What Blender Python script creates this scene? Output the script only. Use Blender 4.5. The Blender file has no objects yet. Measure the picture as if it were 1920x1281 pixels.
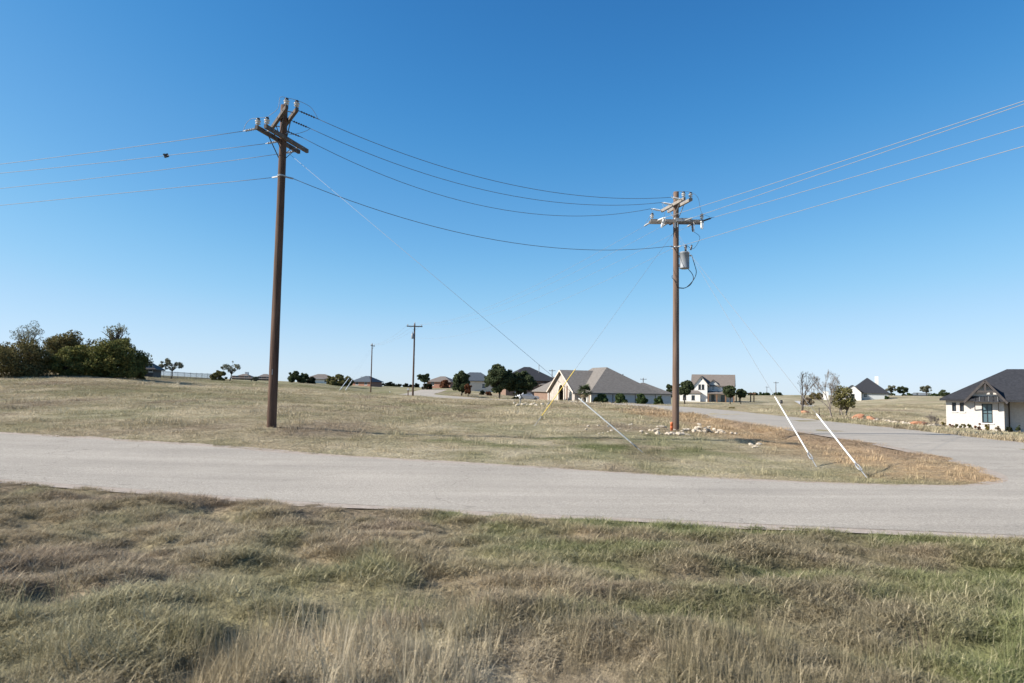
import bpy, bmesh, math, random
import numpy as np
from mathutils import Vector, Matrix
from mathutils.geometry import delaunay_2d_cdt

# ------------------------------------------------------------------ camera, sky, sun, exposure
scene = bpy.context.scene
PITCH, ROLL, FPX, EYE = math.radians(3.78), math.radians(1.0), 1280.0, 1.65
cam_data = bpy.data.cameras.new('camera')
cam_data.sensor_width = 36.0
cam_data.lens = 24.0
cam_data.clip_start, cam_data.clip_end = 0.1, 9000.0
cam_data.dof.use_dof = True
cam_data.dof.focus_distance = 27.0
cam_data.dof.aperture_fstop = 2.8
cam = bpy.data.objects.new('camera', cam_data)
scene.collection.objects.link(cam)
cam.matrix_world = (Matrix.Translation((0, 0, EYE)) @ Matrix.Rotation(math.pi/2 + PITCH, 4, 'X')
                    @ Matrix.Rotation(ROLL, 4, 'Z'))
scene.camera = cam

SUN_AZ, SUN_EL = math.atan2(-0.988, -0.156), math.radians(31)      # azimuth measured from +Y towards +X
world = bpy.data.worlds.new('World')
scene.world = world
world.use_nodes = True
wn, wl = world.node_tree.nodes, world.node_tree.links
wn.clear()
sky = wn.new('ShaderNodeTexSky')
sky.sky_type = 'NISHITA'
sky.sun_disc = False
sky.sun_elevation = SUN_EL
sky.sun_rotation = SUN_AZ % (2*math.pi)
sky.altitude = 300
sky.air_density = 0.7
sky.dust_density = 0.2
sky.ozone_density = 6.0
bg = wn.new('ShaderNodeBackground')
bg.inputs['Strength'].default_value = 0.085
wo = wn.new('ShaderNodeOutputWorld')
# sky colour grade, whole dome alike; low tones darkened to cut unseen zenith's fill
k0, k1 = wn.new('ShaderNodeVectorMath'), wn.new('ShaderNodeVectorMath')
k0.operation = k1.operation = 'SCALE'
k0.inputs['Scale'].default_value = 0.168; k1.inputs['Scale'].default_value = 1/0.168
cv = wn.new('ShaderNodeRGBCurve'); cv.mapping.use_clip = False
for ci_, pts_ in enumerate((((0, 0), (.079, .044), (.148, .150), (.25, .335), (.39, .54), (.61, .71), (1, .86)),
                            ((0, 0), (.09, .078), (.165, .222), (.306, .450), (.49, .680), (.69, .82), (.88, .91), (1, .95)),
                            ((0, 0), (.20, .19), (.382, .575), (.646, .860), (.90, 1.02), (1, 1.06)))):
    cu = cv.mapping.curves[ci_]
    cu.points[0].location = pts_[0]; cu.points[1].location = pts_[-1]
    for p_ in pts_[1:-1]: cu.points.new(*p_)
cv.mapping.update()
wl.new(sky.outputs[0], k0.inputs[0]); wl.new(k0.outputs[0], cv.inputs['Color']); wl.new(cv.outputs[0], k1.inputs[0]); wl.new(k1.outputs[0], bg.inputs[0])
wl.new(bg.outputs[0], wo.inputs[0])

sun_data = bpy.data.lights.new('sun', 'SUN')
sun_data.energy = 5.0
sun_data.angle = math.radians(0.53)
sun_data.color = (1.0, 0.94, 0.84)
sun = bpy.data.objects.new('sun', sun_data)
scene.collection.objects.link(sun)
sdir = Vector((math.sin(SUN_AZ)*math.cos(SUN_EL), math.cos(SUN_AZ)*math.cos(SUN_EL), math.sin(SUN_EL)))
sun.rotation_euler = sdir.to_track_quat('Z', 'Y').to_euler()
sun.location = (-60, -20, 60)

vs = scene.view_settings
vs.view_transform = 'Standard'
vs.look = 'None'
vs.gamma = 1.0
vs.use_curve_mapping = False
vs.exposure = 0.80

# ------------------------------------------------------------------ pixel rays (photo is 1920 x 1281)
CAMR = np.array(cam.matrix_world.to_3x3())
CPOS = np.array([0.0, 0.0, EYE])
def ray(px, py):
    return CAMR @ np.array([(px-960.0)/FPX, (640.5-py)/FPX, -1.0])
def atY(px, py, Y):
    d = ray(px, py); return CPOS + d*(Y/d[1])
def atZ(px, py, z):
    d = ray(px, py); return CPOS + d*((z-EYE)/d[2])
def proj(p):
    q = CAMR.T @ (np.array(p)-CPOS); return 960-FPX*q[0]/q[2], 640.5+FPX*q[1]/q[2]
def on_line(px, py, c, a):                       # ray above the plan line Y = c - a X
    d = ray(px, py); return CPOS + d*(c/(d[1]+a*d[0]))

rng = np.random.default_rng(7)
random.seed(7)

# ------------------------------------------------------------------ value noise for layout
_perm = np.random.default_rng(3).random((256, 256))
def vnoise(x, y):
    x = np.asarray(x, float); y = np.asarray(y, float)
    xi = np.floor(x).astype(int); yi = np.floor(y).astype(int)
    fx = x-xi; fy = y-yi
    fx = fx*fx*(3-2*fx); fy = fy*fy*(3-2*fy)
    g = lambda a, b: _perm[a & 255, b & 255]
    return (g(xi, yi)*(1-fx)+g(xi+1, yi)*fx)*(1-fy)+(g(xi, yi+1)*(1-fx)+g(xi+1, yi+1)*fx)*fy
def fbm(x, y, o=4):
    s = 0; a = .5; t = 0
    for i in range(o):
        s = s+a*vnoise(np.asarray(x)*2**i+17.3*i, np.asarray(y)*2**i+9.1*i); t += a; a *= .5
    return s/t
def sstep(a, b, x):
    t = np.clip((np.asarray(x, float)-a)/(b-a), 0, 1); return t*t*(3-2*t)

# ------------------------------------------------------------------ road plan
RA, RN, RF = 0.30, 10.95, 17.5                   # slope, near edge, far edge of the crossing road
nearY = lambda x: RN-RA*x
farY = lambda x: RF-RA*x
def catmull(P, step=1.5):
    P = [np.array(p, float) for p in P]
    P = [2*P[0]-P[1]]+P+[2*P[-1]-P[-2]]
    out = []
    for i in range(1, len(P)-2):
        n = max(2, int(np.linalg.norm(P[i+1]-P[i])/step))
        for k in range(n):
            t = k/n
            out.append(.5*((2*P[i])+(-P[i-1]+P[i+1])*t+(2*P[i-1]-5*P[i]+4*P[i+1]-P[i+2])*t*t
                           + (-P[i-1]+3*P[i]-3*P[i+1]+P[i+2])*t**3))
    out.append(P[-2])
    return out
SIDE_L = [(15.2, 32), (15.3, 45), (15.2, 62), (14.4, 76), (11.6, 89), (5, 99), (-2, 105.5), (-10.5, 111.5), (-17, 118), (-21.5, 130), (-24, 150), (-26, 200)]
SIDE_R = [(22.6, 30), (22.6, 45), (22.8, 62), (22.3, 77), (20, 91), (14, 102), (5, 110), (-3, 116), (-10, 121.5), (-14.5, 131), (-17, 150), (-19, 200)]
def bez(a, b, c, n=18):
    a, b, c = map(np.array, (a, b, c))
    return [(1-t)**2*a+2*t*(1-t)*b+t*t*c for t in np.linspace(0, 1, n)]
def road_outline(off=0.0, seed=0):
    nl = [np.array((x, nearY(x))) for x in np.arange(-70, 61, 1.0)]
    r1 = [np.array((x, farY(x))) for x in np.arange(60, 32, -1.0)]
    fr = bez((32, farY(32)), (22.9, 11.0), (22.6, 24))
    sr = catmull(SIDE_R)
    sl = catmull(SIDE_L)[::-1]
    fl = bez((15.2, 32), (14.7, 14.4), (8.5, farY(8.5)), 26)
    fl2 = [np.array((x, farY(x))) for x in np.arange(7.5, -71, -1.0)]
    pts = nl+r1+fr+sr+sl[:-1]+fl+fl2
    P = np.array(pts, float)
    # drop near-duplicates
    keep = [0]
    for i in range(1, len(P)):
        if np.linalg.norm(P[i]-P[keep[-1]]) > .2: keep.append(i)
    P = P[keep]
    if off:
        T = np.roll(P, -1, 0)-np.roll(P, 1, 0)
        T /= np.linalg.norm(T, axis=1)[:, None]
        N = np.stack([T[:, 1], -T[:, 0]], 1)      # outward of a counter-clockwise outline
        w = off*(.35+1.3*fbm(P[:, 0]*.6+seed, P[:, 1]*.6))
        P = P+N*w[:, None]
    return P
OUT = road_outline()
def in_poly(P, X, Y):
    ins = np.zeros(X.shape, bool)
    x0, y0 = P[-1]
    for x1, y1 in P:
        c = ((y1 > Y) != (y0 > Y))
        with np.errstate(divide='ignore', invalid='ignore'):
            ins ^= c & (X < (x0-x1)*(Y-y1)/(y0-y1+1e-12)+x1)
        x0, y0 = x1, y1
    return ins
def poly_dist(P, X, Y):
    d = np.full(X.shape, 1e9)
    A = P; B = np.roll(P, -1, 0)
    for a, b in zip(A, B):
        ab = b-a; L = ab@ab+1e-12
        t = np.clip(((X-a[0])*ab[0]+(Y-a[1])*ab[1])/L, 0, 1)
        d = np.minimum(d, (X-a[0]-t*ab[0])**2+(Y-a[1]-t*ab[1])**2)
    return np.sqrt(d)

# ------------------------------------------------------------------ terrain height from ground points
CP = [(0, 0, 0), (-5, 2.5, .03), (5, 2.5, -.03), (0, 5, -.03), (-9, 7, -.08), (9, 5, -.1), (0, 8, -.17), (-6, 10, -.25), (5, 7.5, -.15),
      (0, -12, .1), (-18, -6, .15), (18, -8, 0), (0, -70, .3), (-70, -40, 1), (70, -50, -.5), (-60, 5, .8), (60, 0, -.6)]
for px, py in ((0, 898), (255, 917), (510, 937), (960, 962), (1440, 983), (1920, 1003)): CP.append(on_line(px, py, RN, RA))
for px, py in ((0, 813), (255, 829), (510, 848), (960, 875), (1440, 903)): CP.append(on_line(px, py, RF, RA))
CP += [(-45, farY(-45), .15), (-45, nearY(-45), 0), (30, 2, -.3), (30, 12, -.42)]
for Y in (20, 26, 34, 45, 58, 72): CP += [(15.0, Y, -.42), (22.7, Y, -.42)]
for x, y in ((11.6, 89), (5, 99), (-2, 105.5), (-10.5, 111.5)): CP += [(x, y, -.42), (x+5, y+9, -.46)]
GP = [(509, 800, 24.9), (1267, 808, 32.8), (1205, 848, 22.3), (1003, 797, 34),
      (0, 760, 38), (250, 750, 43), (500, 760, 42), (760, 775, 42), (1000, 775, 46), (1180, 790, 39),
      (0, 702, 82), (100, 701.5, 83), (200, 705, 84), (300, 709, 118), (420, 713, 145), (500, 716.5, 165), (600, 719, 195),
      (700, 724, 230), (790, 727, 260), (774, 743, 109), (695, 737, 161), (640, 728, 150), (0, 728, 60), (300, 725, 72), (550, 735, 80),
      (870, 741, 128), (930, 748, 121), (840, 727, 240),
      (1310, 753, 190), (1390, 754, 190), (1480, 742, 285), (1640, 742, 265), (1600, 752, 232), (1700, 765, 105), (1560, 768, 105),
      (1505, 775, 80), (1450, 763, 120), (1585, 778, 72), (1720, 799, 46), (1740, 743, 290)]
for px, py, Y in GP: CP.append(atY(px, py, Y))
CP += [(36, 56, -1.2), (40, 52, -1.3), (44, 62, -1.3), (27, 40, -.55), (27, 55, -.5), (14, 121, -1.8), (28, 126, -1.8), (20, 140, -1.8), (8, 140, -1.6),
       (25, 112, -1.2), (60, 45, -1.5), (70, 90, -1.6)]
for a in range(0, 360, 20):
    ca, sa = math.sin(math.radians(a)), math.cos(math.radians(a))
    CP += [(700*ca, 700*sa, -9), (2500*ca, 2500*sa, -60)]
    if sa < .2: CP.append((180*ca, 180*sa, 0))
CP = np.array([np.array(p, float) for p in CP])
def warp(X, Y):
    r = np.sqrt(X*X+Y*Y)+1e-6
    s = np.log1p(r/6.0)/r
    return X*s, Y*s
_u, _v = warp(CP[:, 0], CP[:, 1])
def _U(r2): return .5*r2*np.log(r2+1e-12)
_K = _U((_u[:, None]-_u)**2+(_v[:, None]-_v)**2)+np.eye(len(CP))*.002
_Pm = np.stack([np.ones(len(CP)), _u, _v], 1)
_A = np.block([[_K, _Pm], [_Pm.T, np.zeros((3, 3))]])
_w = np.linalg.solve(_A, np.r_[CP[:, 2], 0, 0, 0])
def H0(X, Y):
    X = np.asarray(X, float); Y = np.asarray(Y, float)
    sh = X.shape; X = X.ravel(); Y = Y.ravel()
    out = np.empty(len(X))
    for s in range(0, len(X), 40000):
        u, v = warp(X[s:s+40000], Y[s:s+40000])
        out[s:s+40000] = _U((u[:, None]-_u)**2+(v[:, None]-_v)**2) @ _w[:-3] + _w[-3]+_w[-2]*u+_w[-1]*v
    return out.reshape(sh)
def H(X, Y, bumps=True):
    X = np.asarray(X, float); Y = np.asarray(Y, float)
    z = H0(X, Y)
    # ditch that follows the side street on the field side
    z = z-.34*np.exp(-((X-(12.6+.012*Y))/.75)**2)*sstep(22, 27, Y)*(1-sstep(52, 66, Y))
    if bumps:
        r = np.sqrt(X*X+Y*Y)
        fg = 1-sstep(-1.2, -.2, Y-nearY(X))
        z = z+fg*((fbm(X*.9, Y*.9, 3)-.5)*.16+(fbm(X*1.7+40, Y*1.7+21, 3)-.5)*.27)
        mid = sstep(.3, 2.5, Y-farY(X))
        z = z+mid*(fbm(X*.35+50, Y*.35, 3)-.5)*.14*(1-sstep(60, 120, r))
        z = z+mid*sstep(60, 150, r)*(fbm(X*.03, Y*.03, 3)-.5)*.35
    return z
def Hs(x, y): return float(H(np.array([x]), np.array([y]))[0])
_S = np.concatenate([np.arange(3, 60, .1), np.arange(60, 420, .5)])
def G(px, py):                                   # where a pixel's ray meets the ground
    d = ray(px, py); d = d/d[1]
    P = CPOS+_S[:, None]*d
    below = P[:, 2] < H(P[:, 0], P[:, 1])
    if not below.any(): raise ValueError('no ground at %s %s' % (px, py))
    p = P[np.argmax(below)].copy(); p[2] = Hs(p[0], p[1])
    return p

# ------------------------------------------------------------------ helpers for meshes and objects
COL = scene.collection
class MB:
    def __init__(s): s.v = []; s.f = []
    def add(s, vs_, fs_):
        o = len(s.v); s.v += [tuple(map(float, p)) for p in vs_]; s.f += [tuple(i+o for i in f) for f in fs_]; return s
    def box(s, x0, x1, y0, y1, z0, z1):
        return s.add([(x0,y0,z0),(x1,y0,z0),(x1,y1,z0),(x0,y1,z0),(x0,y0,z1),(x1,y0,z1),(x1,y1,z1),(x0,y1,z1)],
                     [(0,3,2,1),(4,5,6,7),(0,1,5,4),(1,2,6,5),(2,3,7,6),(3,0,4,7)])
    def beam(s, a, b, w, h, up=(0, 0, 1)):       # rectangular bar from a to b
        a = Vector(a); b = Vector(b); d = (b-a).normalized(); up = Vector(up)
        if abs(d.dot(up)) > .99: up = Vector((1, 0, 0))
        x = d.cross(up).normalized()*w/2; y = x.cross(d).normalized()*h/2
        q = [a-x-y, a+x-y, a+x+y, a-x+y, b-x-y, b+x-y, b+x+y, b-x+y]
        return s.add(q, [(0,1,2,3),(7,6,5,4),(0,4,5,1),(1,5,6,2),(2,6,7,3),(3,7,4,0)])
    def tube(s, pts, rad, n=8, cap=True):
        pts = [Vector(p) for p in pts]; m = len(pts)
        if not hasattr(rad, '__len__'): rad = [rad]*m
        o = len(s.v); prev = None
        for i, p in enumerate(pts):
            d = (pts[min(i+1, m-1)]-pts[max(i-1, 0)])
            d = d.normalized() if d.length > 1e-9 else Vector((0, 0, 1))
            if prev is None: x = d.orthogonal().normalized()
            else:
                x = prev-d*prev.dot(d)
                x = x.normalized() if x.length > 1e-6 else d.orthogonal().normalized()
            prev = x; y = d.cross(x)
            for k in range(n):
                a = 2*math.pi*k/n
                s.v.append(tuple(p+(x*math.cos(a)+y*math.sin(a))*rad[i]))
        for i in range(m-1):
            for k in range(n):
                k2 = (k+1) % n
                s.f.append((o+i*n+k, o+i*n+k2, o+(i+1)*n+k2, o+(i+1)*n+k))
        if cap:
            s.f.append(tuple(o+k for k in range(n))[::-1]); s.f.append(tuple(o+(m-1)*n+k for k in range(n)))
        return s
    def lathe(s, prof, n=14, base=(0, 0, 0), axis=(0, 0, 1)):   # prof: (radius, height) along the axis
        b = Vector(base); a = Vector(axis).normalized()
        return s.tube_profile([b+a*h for r, h in prof], [max(r, 1e-4) for r, h in prof], a, n)
    def tube_profile(s, pts, rad, a, n):
        x = a.orthogonal().normalized(); y = a.cross(x); o = len(s.v)
        for p, r in zip(pts, rad):
            for k in range(n):
                t = 2*math.pi*k/n; s.v.append(tuple(p+(x*math.cos(t)+y*math.sin(t))*r))
        for i in range(len(pts)-1):
            for k in range(n):
                k2 = (k+1) % n; s.f.append((o+i*n+k, o+i*n+k2, o+(i+1)*n+k2, o+(i+1)*n+k))
        s.f.append(tuple(o+k for k in range(n))[::-1]); s.f.append(tuple(o+(len(pts)-1)*n+k for k in range(n)))
        return s
    def mesh(s, name):
        me = bpy.data.meshes.new(name); me.from_pydata(s.v, [], s.f); me.update(); return me
    def build(s, name, mat, parent=None, smooth=False, origin=None):
        if origin is not None:
            s.v = [(p[0]-origin[0], p[1]-origin[1], p[2]-origin[2]) for p in s.v]
        me = s.mesh(name)
        if mat: me.materials.append(mat)
        if smooth: me.polygons.foreach_set('use_smooth', [True]*len(me.polygons))
        o = bpy.data.objects.new(name, me); COL.objects.link(o)
        if parent: o.parent = parent
        if origin is not None: o.location = origin
        return o
def tag(o, label=None, cat=None, group=None, kind=None):
    if label: o['label'] = label
    if cat: o['category'] = cat
    if group: o['group'] = group
    if kind: o['kind'] = kind
    return o
def thing(name, label, cat, loc=(0, 0, 0), rotz=0.0, group=None):
    o = bpy.data.objects.new(name, None); COL.objects.link(o)
    o.location = loc; o.rotation_euler = (0, 0, rotz); o.empty_display_size = .3
    return tag(o, label, cat, group)

# ------------------------------------------------------------------ materials
MATS = {}
def mat(name, c1, c2=None, scale=4.0, rough=.85, stretch=(1, 1, 1), bump=0.0, bscale=None, island=0.0, metallic=0.0, detail=4.0, coords='Object', spec=.3, transl=0.0):
    if name in MATS: return MATS[name]
    m = bpy.data.materials.new(name); m.use_nodes = True
    n, l = m.node_tree.nodes, m.node_tree.links
    b = n['Principled BSDF']; b.inputs['Roughness'].default_value = rough; b.inputs['Metallic'].default_value = metallic
    b.inputs['Specular IOR Level'].default_value = spec
    c2 = c2 or c1
    tc = n.new('ShaderNodeTexCoord'); mp = n.new('ShaderNodeMapping'); mp.inputs['Scale'].default_value = stretch
    l.new(tc.outputs[coords], mp.inputs[0])
    ns = n.new('ShaderNodeTexNoise'); ns.inputs['Scale'].default_value = scale; ns.inputs['Detail'].default_value = detail; ns.inputs['Roughness'].default_value = .62
    l.new(mp.outputs[0], ns.inputs['Vector'])
    cr = n.new('ShaderNodeValToRGB'); cr.color_ramp.elements[0].position = .32; cr.color_ramp.elements[1].position = .68
    cr.color_ramp.elements[0].color = (*c1, 1); cr.color_ramp.elements[1].color = (*c2, 1)
    l.new(ns.outputs['Fac'], cr.inputs[0]); out = cr.outputs[0]
    if island:
        ge = n.new('ShaderNodeNewGeometry'); mr = n.new('ShaderNodeMapRange')
        mr.inputs['To Min'].default_value = 1-island; mr.inputs['To Max'].default_value = 1+island
        l.new(ge.outputs['Random Per Island'], mr.inputs[0])
        mx = n.new('ShaderNodeVectorMath'); mx.operation = 'SCALE'
        l.new(out, mx.inputs[0]); l.new(mr.outputs[0], mx.inputs['Scale']); out = mx.outputs[0]
    l.new(out, b.inputs['Base Color'])
    if bump:
        n2 = n.new('ShaderNodeTexNoise'); n2.inputs['Scale'].default_value = bscale or scale*4; n2.inputs['Detail'].default_value = 3
        l.new(mp.outputs[0], n2.inputs['Vector'])
        bp = n.new('ShaderNodeBump'); bp.inputs['Strength'].default_value = bump; bp.inputs['Distance'].default_value = .05
        l.new(n2.outputs['Fac'], bp.inputs['Height']); l.new(bp.outputs[0], b.inputs['Normal'])
    if transl:
        tr = n.new('ShaderNodeBsdfTranslucent'); l.new(out, tr.inputs[0])
        ms = n.new('ShaderNodeMixShader'); ms.inputs[0].default_value = transl
        l.new(b.outputs[0], ms.inputs[1]); l.new(tr.outputs[0], ms.inputs[2]); l.new(ms.outputs[0], n['Material Output'].inputs[0])
    MATS[name] = m; return m

def grass_color(n, l, attr_type, fine):
    """field colour from the zone attribute (r straw, g green, b bare brown) and world-space noise"""
    at = n.new('ShaderNodeAttribute'); at.attribute_name = 'zone'; at.attribute_type = attr_type
    sp = n.new('ShaderNodeSeparateColor'); l.new(at.outputs['Color'], sp.inputs[0])
    ge = n.new('ShaderNodeNewGeometry')
    def noise(sc, det=4, sz=(1, 1, 1)):
        mp = n.new('ShaderNodeMapping'); mp.inputs['Scale'].default_value = sz; l.new(ge.outputs['Position'], mp.inputs[0])
        t = n.new('ShaderNodeTexNoise'); t.inputs['Scale'].default_value = sc; t.inputs['Detail'].default_value = det; t.inputs['Roughness'].default_value = .6
        l.new(mp.outputs[0], t.inputs['Vector']); return t.outputs['Fac']
    def ramp(f, a, b):
        mr = n.new('ShaderNodeMapRange'); mr.inputs['From Min'].default_value = a; mr.inputs['From Max'].default_value = b; l.new(f, mr.inputs[0]); return mr.outputs[0]
    def mix(f, a, b):
        mx = n.new('ShaderNodeMix'); mx.data_type = 'RGBA'
        if hasattr(f, 'links'): l.new(f, mx.inputs['Factor'])
        else: mx.inputs['Factor'].default_value = f
        for s, c in (('A', a), ('B', b)):
            sock = [i for i in mx.inputs if i.name == s and i.type == 'RGBA'][0]
            if hasattr(c, 'links'): l.new(c, sock)
            else: sock.default_value = (*c, 1)
        return [o for o in mx.outputs if o.type == 'RGBA'][0]
    base = mix(ramp(noise(1.6, 5), .35, .65), (.290, .228, .145), (.190, .155, .092))
    base = mix(ramp(noise(.45, 4), .45, .72), base, (.345, .285, .192))
    c = mix(sp.outputs[0], base, mix(ramp(noise(2.2, 4), .3, .7), (.42, .30, .18), (.35, .25, .155)))
    c = mix(at.outputs['Alpha'], c, mix(ramp(noise(1.3, 4), .3, .7), (.46, .39, .275), (.38, .325, .215)))
    c = mix(sp.outputs[1], c, mix(ramp(noise(3.0, 4), .3, .7), (.110, .128, .050), (.180, .178, .082)))
    c = mix(sp.outputs[2], c, mix(ramp(noise(4.0, 4), .3, .7), (.17, .125, .09), (.25, .185, .14)))
    return c, noise, ramp, mix

def ground_material():
    m = bpy.data.materials.new('field_ground'); m.use_nodes = True
    n, l = m.node_tree.nodes, m.node_tree.links; b = n['Principled BSDF']; b.inputs['Roughness'].default_value = 1; b.inputs['Specular IOR Level'].default_value = .05
    c, noise, ramp, mix = grass_color(n, l, 'GEOMETRY', True)
    f = ramp(noise(14, 6), .3, .7); f2 = ramp(noise(5, 5, (1, .35, 1)), .35, .65)
    sc = n.new('ShaderNodeMapRange'); sc.inputs['To Min'].default_value = .72; sc.inputs['To Max'].default_value = 1.25; l.new(f, sc.inputs[0])
    sc2 = n.new('ShaderNodeMapRange'); sc2.inputs['To Min'].default_value = .85; sc2.inputs['To Max'].default_value = 1.12; l.new(f2, sc2.inputs[0])
    mu = n.new('ShaderNodeMath'); mu.operation = 'MULTIPLY'; l.new(sc.outputs[0], mu.inputs[0]); l.new(sc2.outputs[0], mu.inputs[1])
    v = n.new('ShaderNodeVectorMath'); v.operation = 'SCALE'; l.new(c, v.inputs[0]); l.new(mu.outputs[0], v.inputs['Scale'])
    l.new(v.outputs[0], b.inputs['Base Color'])
    bp = n.new('ShaderNodeBump'); bp.inputs['Strength'].default_value = .9; bp.inputs['Distance'].default_value = .12
    l.new(noise(9, 6), bp.inputs['Height']); l.new(bp.outputs[0], b.inputs['Normal'])
    return m
def blade_material():
    m = bpy.data.materials.new('grass_blade'); m.use_nodes = True
    n, l = m.node_tree.nodes, m.node_tree.links; b = n['Principled BSDF']; b.inputs['Roughness'].default_value = .75; b.inputs['Specular IOR Level'].default_value = .15
    c, noise, ramp, mix = grass_color(n, l, 'INSTANCER', False)
    ge = n.new('ShaderNodeNewGeometry')
    c = mix(ramp(ge.outputs['Random Per Island'], .72, 1.35), c, (.50, .42, .29))      # a share of dead bleached blades
    oi = n.new('ShaderNodeObjectInfo')
    a = n.new('ShaderNodeMath'); a.operation = 'MULTIPLY_ADD'; a.inputs[1].default_value = .5; a.inputs[2].default_value = .88; l.new(oi.outputs['Random'], a.inputs[0])
    mr = n.new('ShaderNodeMath'); mr.operation = 'MULTIPLY_ADD'; mr.inputs[1].default_value = .35; l.new(ge.outputs['Random Per Island'], mr.inputs[0]); l.new(a.outputs[0], mr.inputs[2])
    v = n.new('ShaderNodeVectorMath'); v.operation = 'SCALE'; l.new(c, v.inputs[0]); l.new(mr.outputs[0], v.inputs['Scale'])
    l.new(v.outputs[0], b.inputs['Base Color'])
    tr = n.new('ShaderNodeBsdfTranslucent'); l.new(v.outputs[0], tr.inputs[0])
    ms = n.new('ShaderNodeMixShader'); ms.inputs[0].default_value = .18
    l.new(b.outputs[0], ms.inputs[1]); l.new(tr.outputs[0], ms.inputs[2]); l.new(ms.outputs[0], n['Material Output'].inputs[0])
    return m
def road_material():
    m = bpy.data.materials.new('chip_seal'); m.use_nodes = True
    n, l = m.node_tree.nodes, m.node_tree.links; b = n['Principled BSDF']; b.inputs['Roughness'].default_value = .92; b.inputs['Specular IOR Level'].default_value = .2
    ge = n.new('ShaderNodeNewGeometry')
    def noise(sc, det, scl=(1, 1, 1), rot=0):
        mp = n.new('ShaderNodeMapping'); mp.inputs['Scale'].default_value = scl; mp.inputs['Rotation'].default_value = (0, 0, rot); l.new(ge.outputs['Position'], mp.inputs[0])
        t = n.new('ShaderNodeTexNoise'); t.inputs['Scale'].default_value = sc; t.inputs['Detail'].default_value = det; t.inputs['Roughness'].default_value = .65; l.new(mp.outputs[0], t.inputs['Vector']); return t.outputs['Fac']
    def mr(f, a, b_, c, d):
        q = n.new('ShaderNodeMapRange'); q.inputs['From Min'].default_value = a; q.inputs['From Max'].default_value = b_; q.inputs['To Min'].default_value = c; q.inputs['To Max'].default_value = d; l.new(f, q.inputs[0]); return q.outputs[0]
    def mul(a, c):
        q = n.new('ShaderNodeMath'); q.operation = 'MULTIPLY'; l.new(a, q.inputs[0]); l.new(c, q.inputs[1]); return q.outputs[0]
    f = mr(noise(38, 4), .3, .7, .62, 1.36)
    f = mul(f, mr(noise(16, 4), .3, .7, .9, 1.1))
    f = mul(f, mr(noise(1.0, 4, (.05, .9, 1), math.atan(RA)), .35, .65, .89, 1.06))      # wheel tracks of the crossing road
    f = mul(f, mr(noise(.35, 5), .35, .65, .93, 1.06))
    vo = n.new('ShaderNodeTexVoronoi'); vo.feature = 'DISTANCE_TO_EDGE'; vo.inputs['Scale'].default_value = .16
    wp = n.new('ShaderNodeVectorMath'); wp.operation = 'ADD'; l.new(ge.outputs['Position'], wp.inputs[0])
    nz = n.new('ShaderNodeTexNoise'); nz.inputs['Scale'].default_value = .5; nz.inputs['Detail'].default_value = 5; l.new(ge.outputs['Position'], nz.inputs['Vector'])
    sc = n.new('ShaderNodeVectorMath'); sc.operation = 'SCALE'; sc.inputs['Scale'].default_value = 3.0; l.new(nz.outputs['Color'], sc.inputs[0]); l.new(sc.outputs[0], wp.inputs[1])
    l.new(wp.outputs[0], vo.inputs['Vector'])
    f = mul(f, mr(vo.outputs['Distance'], .0, .0035, .72, 1.0))                             # sealed hairline cracks
    v = n.new('ShaderNodeVectorMath'); v.operation = 'SCALE'; v.inputs[0].default_value = (.380, .338, .286); l.new(f, v.inputs['Scale'])
    l.new(v.outputs[0], b.inputs['Base Color'])
    bp = n.new('ShaderNodeBump'); bp.inputs['Strength'].default_value = .5; bp.inputs['Distance'].default_value = .012; l.new(noise(60, 3), bp.inputs['Height']); l.new(bp.outputs[0], b.inputs['Normal'])
    return m

M_GROUND, M_BLADE, M_ROAD = ground_material(), blade_material(), road_material()
M_DIRT = mat('gravel_shoulder', (.33, .265, .215), (.45, .385, .325), 9, .95, bump=.5, coords='Object', detail=8)
M_DRIVE = mat('driveway_concrete', (.42, .41, .40), (.52, .50, .48), 1.2, .9)
M_POLE = mat('pole_wood', (.036, .020, .014), (.140, .082, .056), 5.5, .85, (1.6, 1.6, .09), bump=.2, bscale=16)
M_POLEW = mat('weathered_pole_wood', (.095, .060, .044), (.205, .138, .102), 5.5, .85, (1.6, 1.6, .09), bump=.2, bscale=16)
M_ARM = mat('crossarm_wood', (.055, .045, .040), (.145, .122, .106), 6, .85, (1, 1, 1), bump=.3)
M_ARMG = mat('grey_crossarm_wood', (.19, .168, .150), (.31, .28, .25), 6, .85, bump=.3)
M_GALV = mat('galvanised_steel', (.26, .265, .27), (.38, .385, .39), 9, .5, metallic=.35)
M_DARKM = mat('dark_steel', (.035, .035, .04), (.07, .07, .075), 9, .5, metallic=.2)
M_PORC = mat('porcelain', (.42, .41, .39), (.55, .53, .51), 6, .3, spec=.5)
M_PORCD = mat('brown_glaze', (.035, .028, .028), (.06, .05, .05), 6, .3, spec=.5)
M_WHITEP = mat('white_polymer', (.70, .69, .66), (.80, .79, .76), 6, .4)
M_WIRE = mat('aluminium_wire', (.23, .235, .245), (.28, .285, .295), 3, .6)
M_WIRED = mat('shaded_wire', (.10, .10, .105), (.14, .14, .145), 3, .7)  # aluminium wire again, with the slack span's grazing shade put into the colour
M_CABLE = mat('black_cable', (.012, .012, .014), (.02, .02, .022), 3, .5)
M_TANK = mat('transformer_paint', (.20, .215, .235), (.25, .265, .285), 5, .45)
M_GUARDW = mat('white_guard_plastic', (.66, .65, .62), (.78, .77, .73), 4, .45)
M_GUARDY = mat('yellow_guard_plastic', (.72, .50, .06), (.80, .58, .10), 4, .45)
M_ORANGE = mat('orange_conduit', (.58, .14, .05), (.68, .20, .08), 6, .5)
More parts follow.
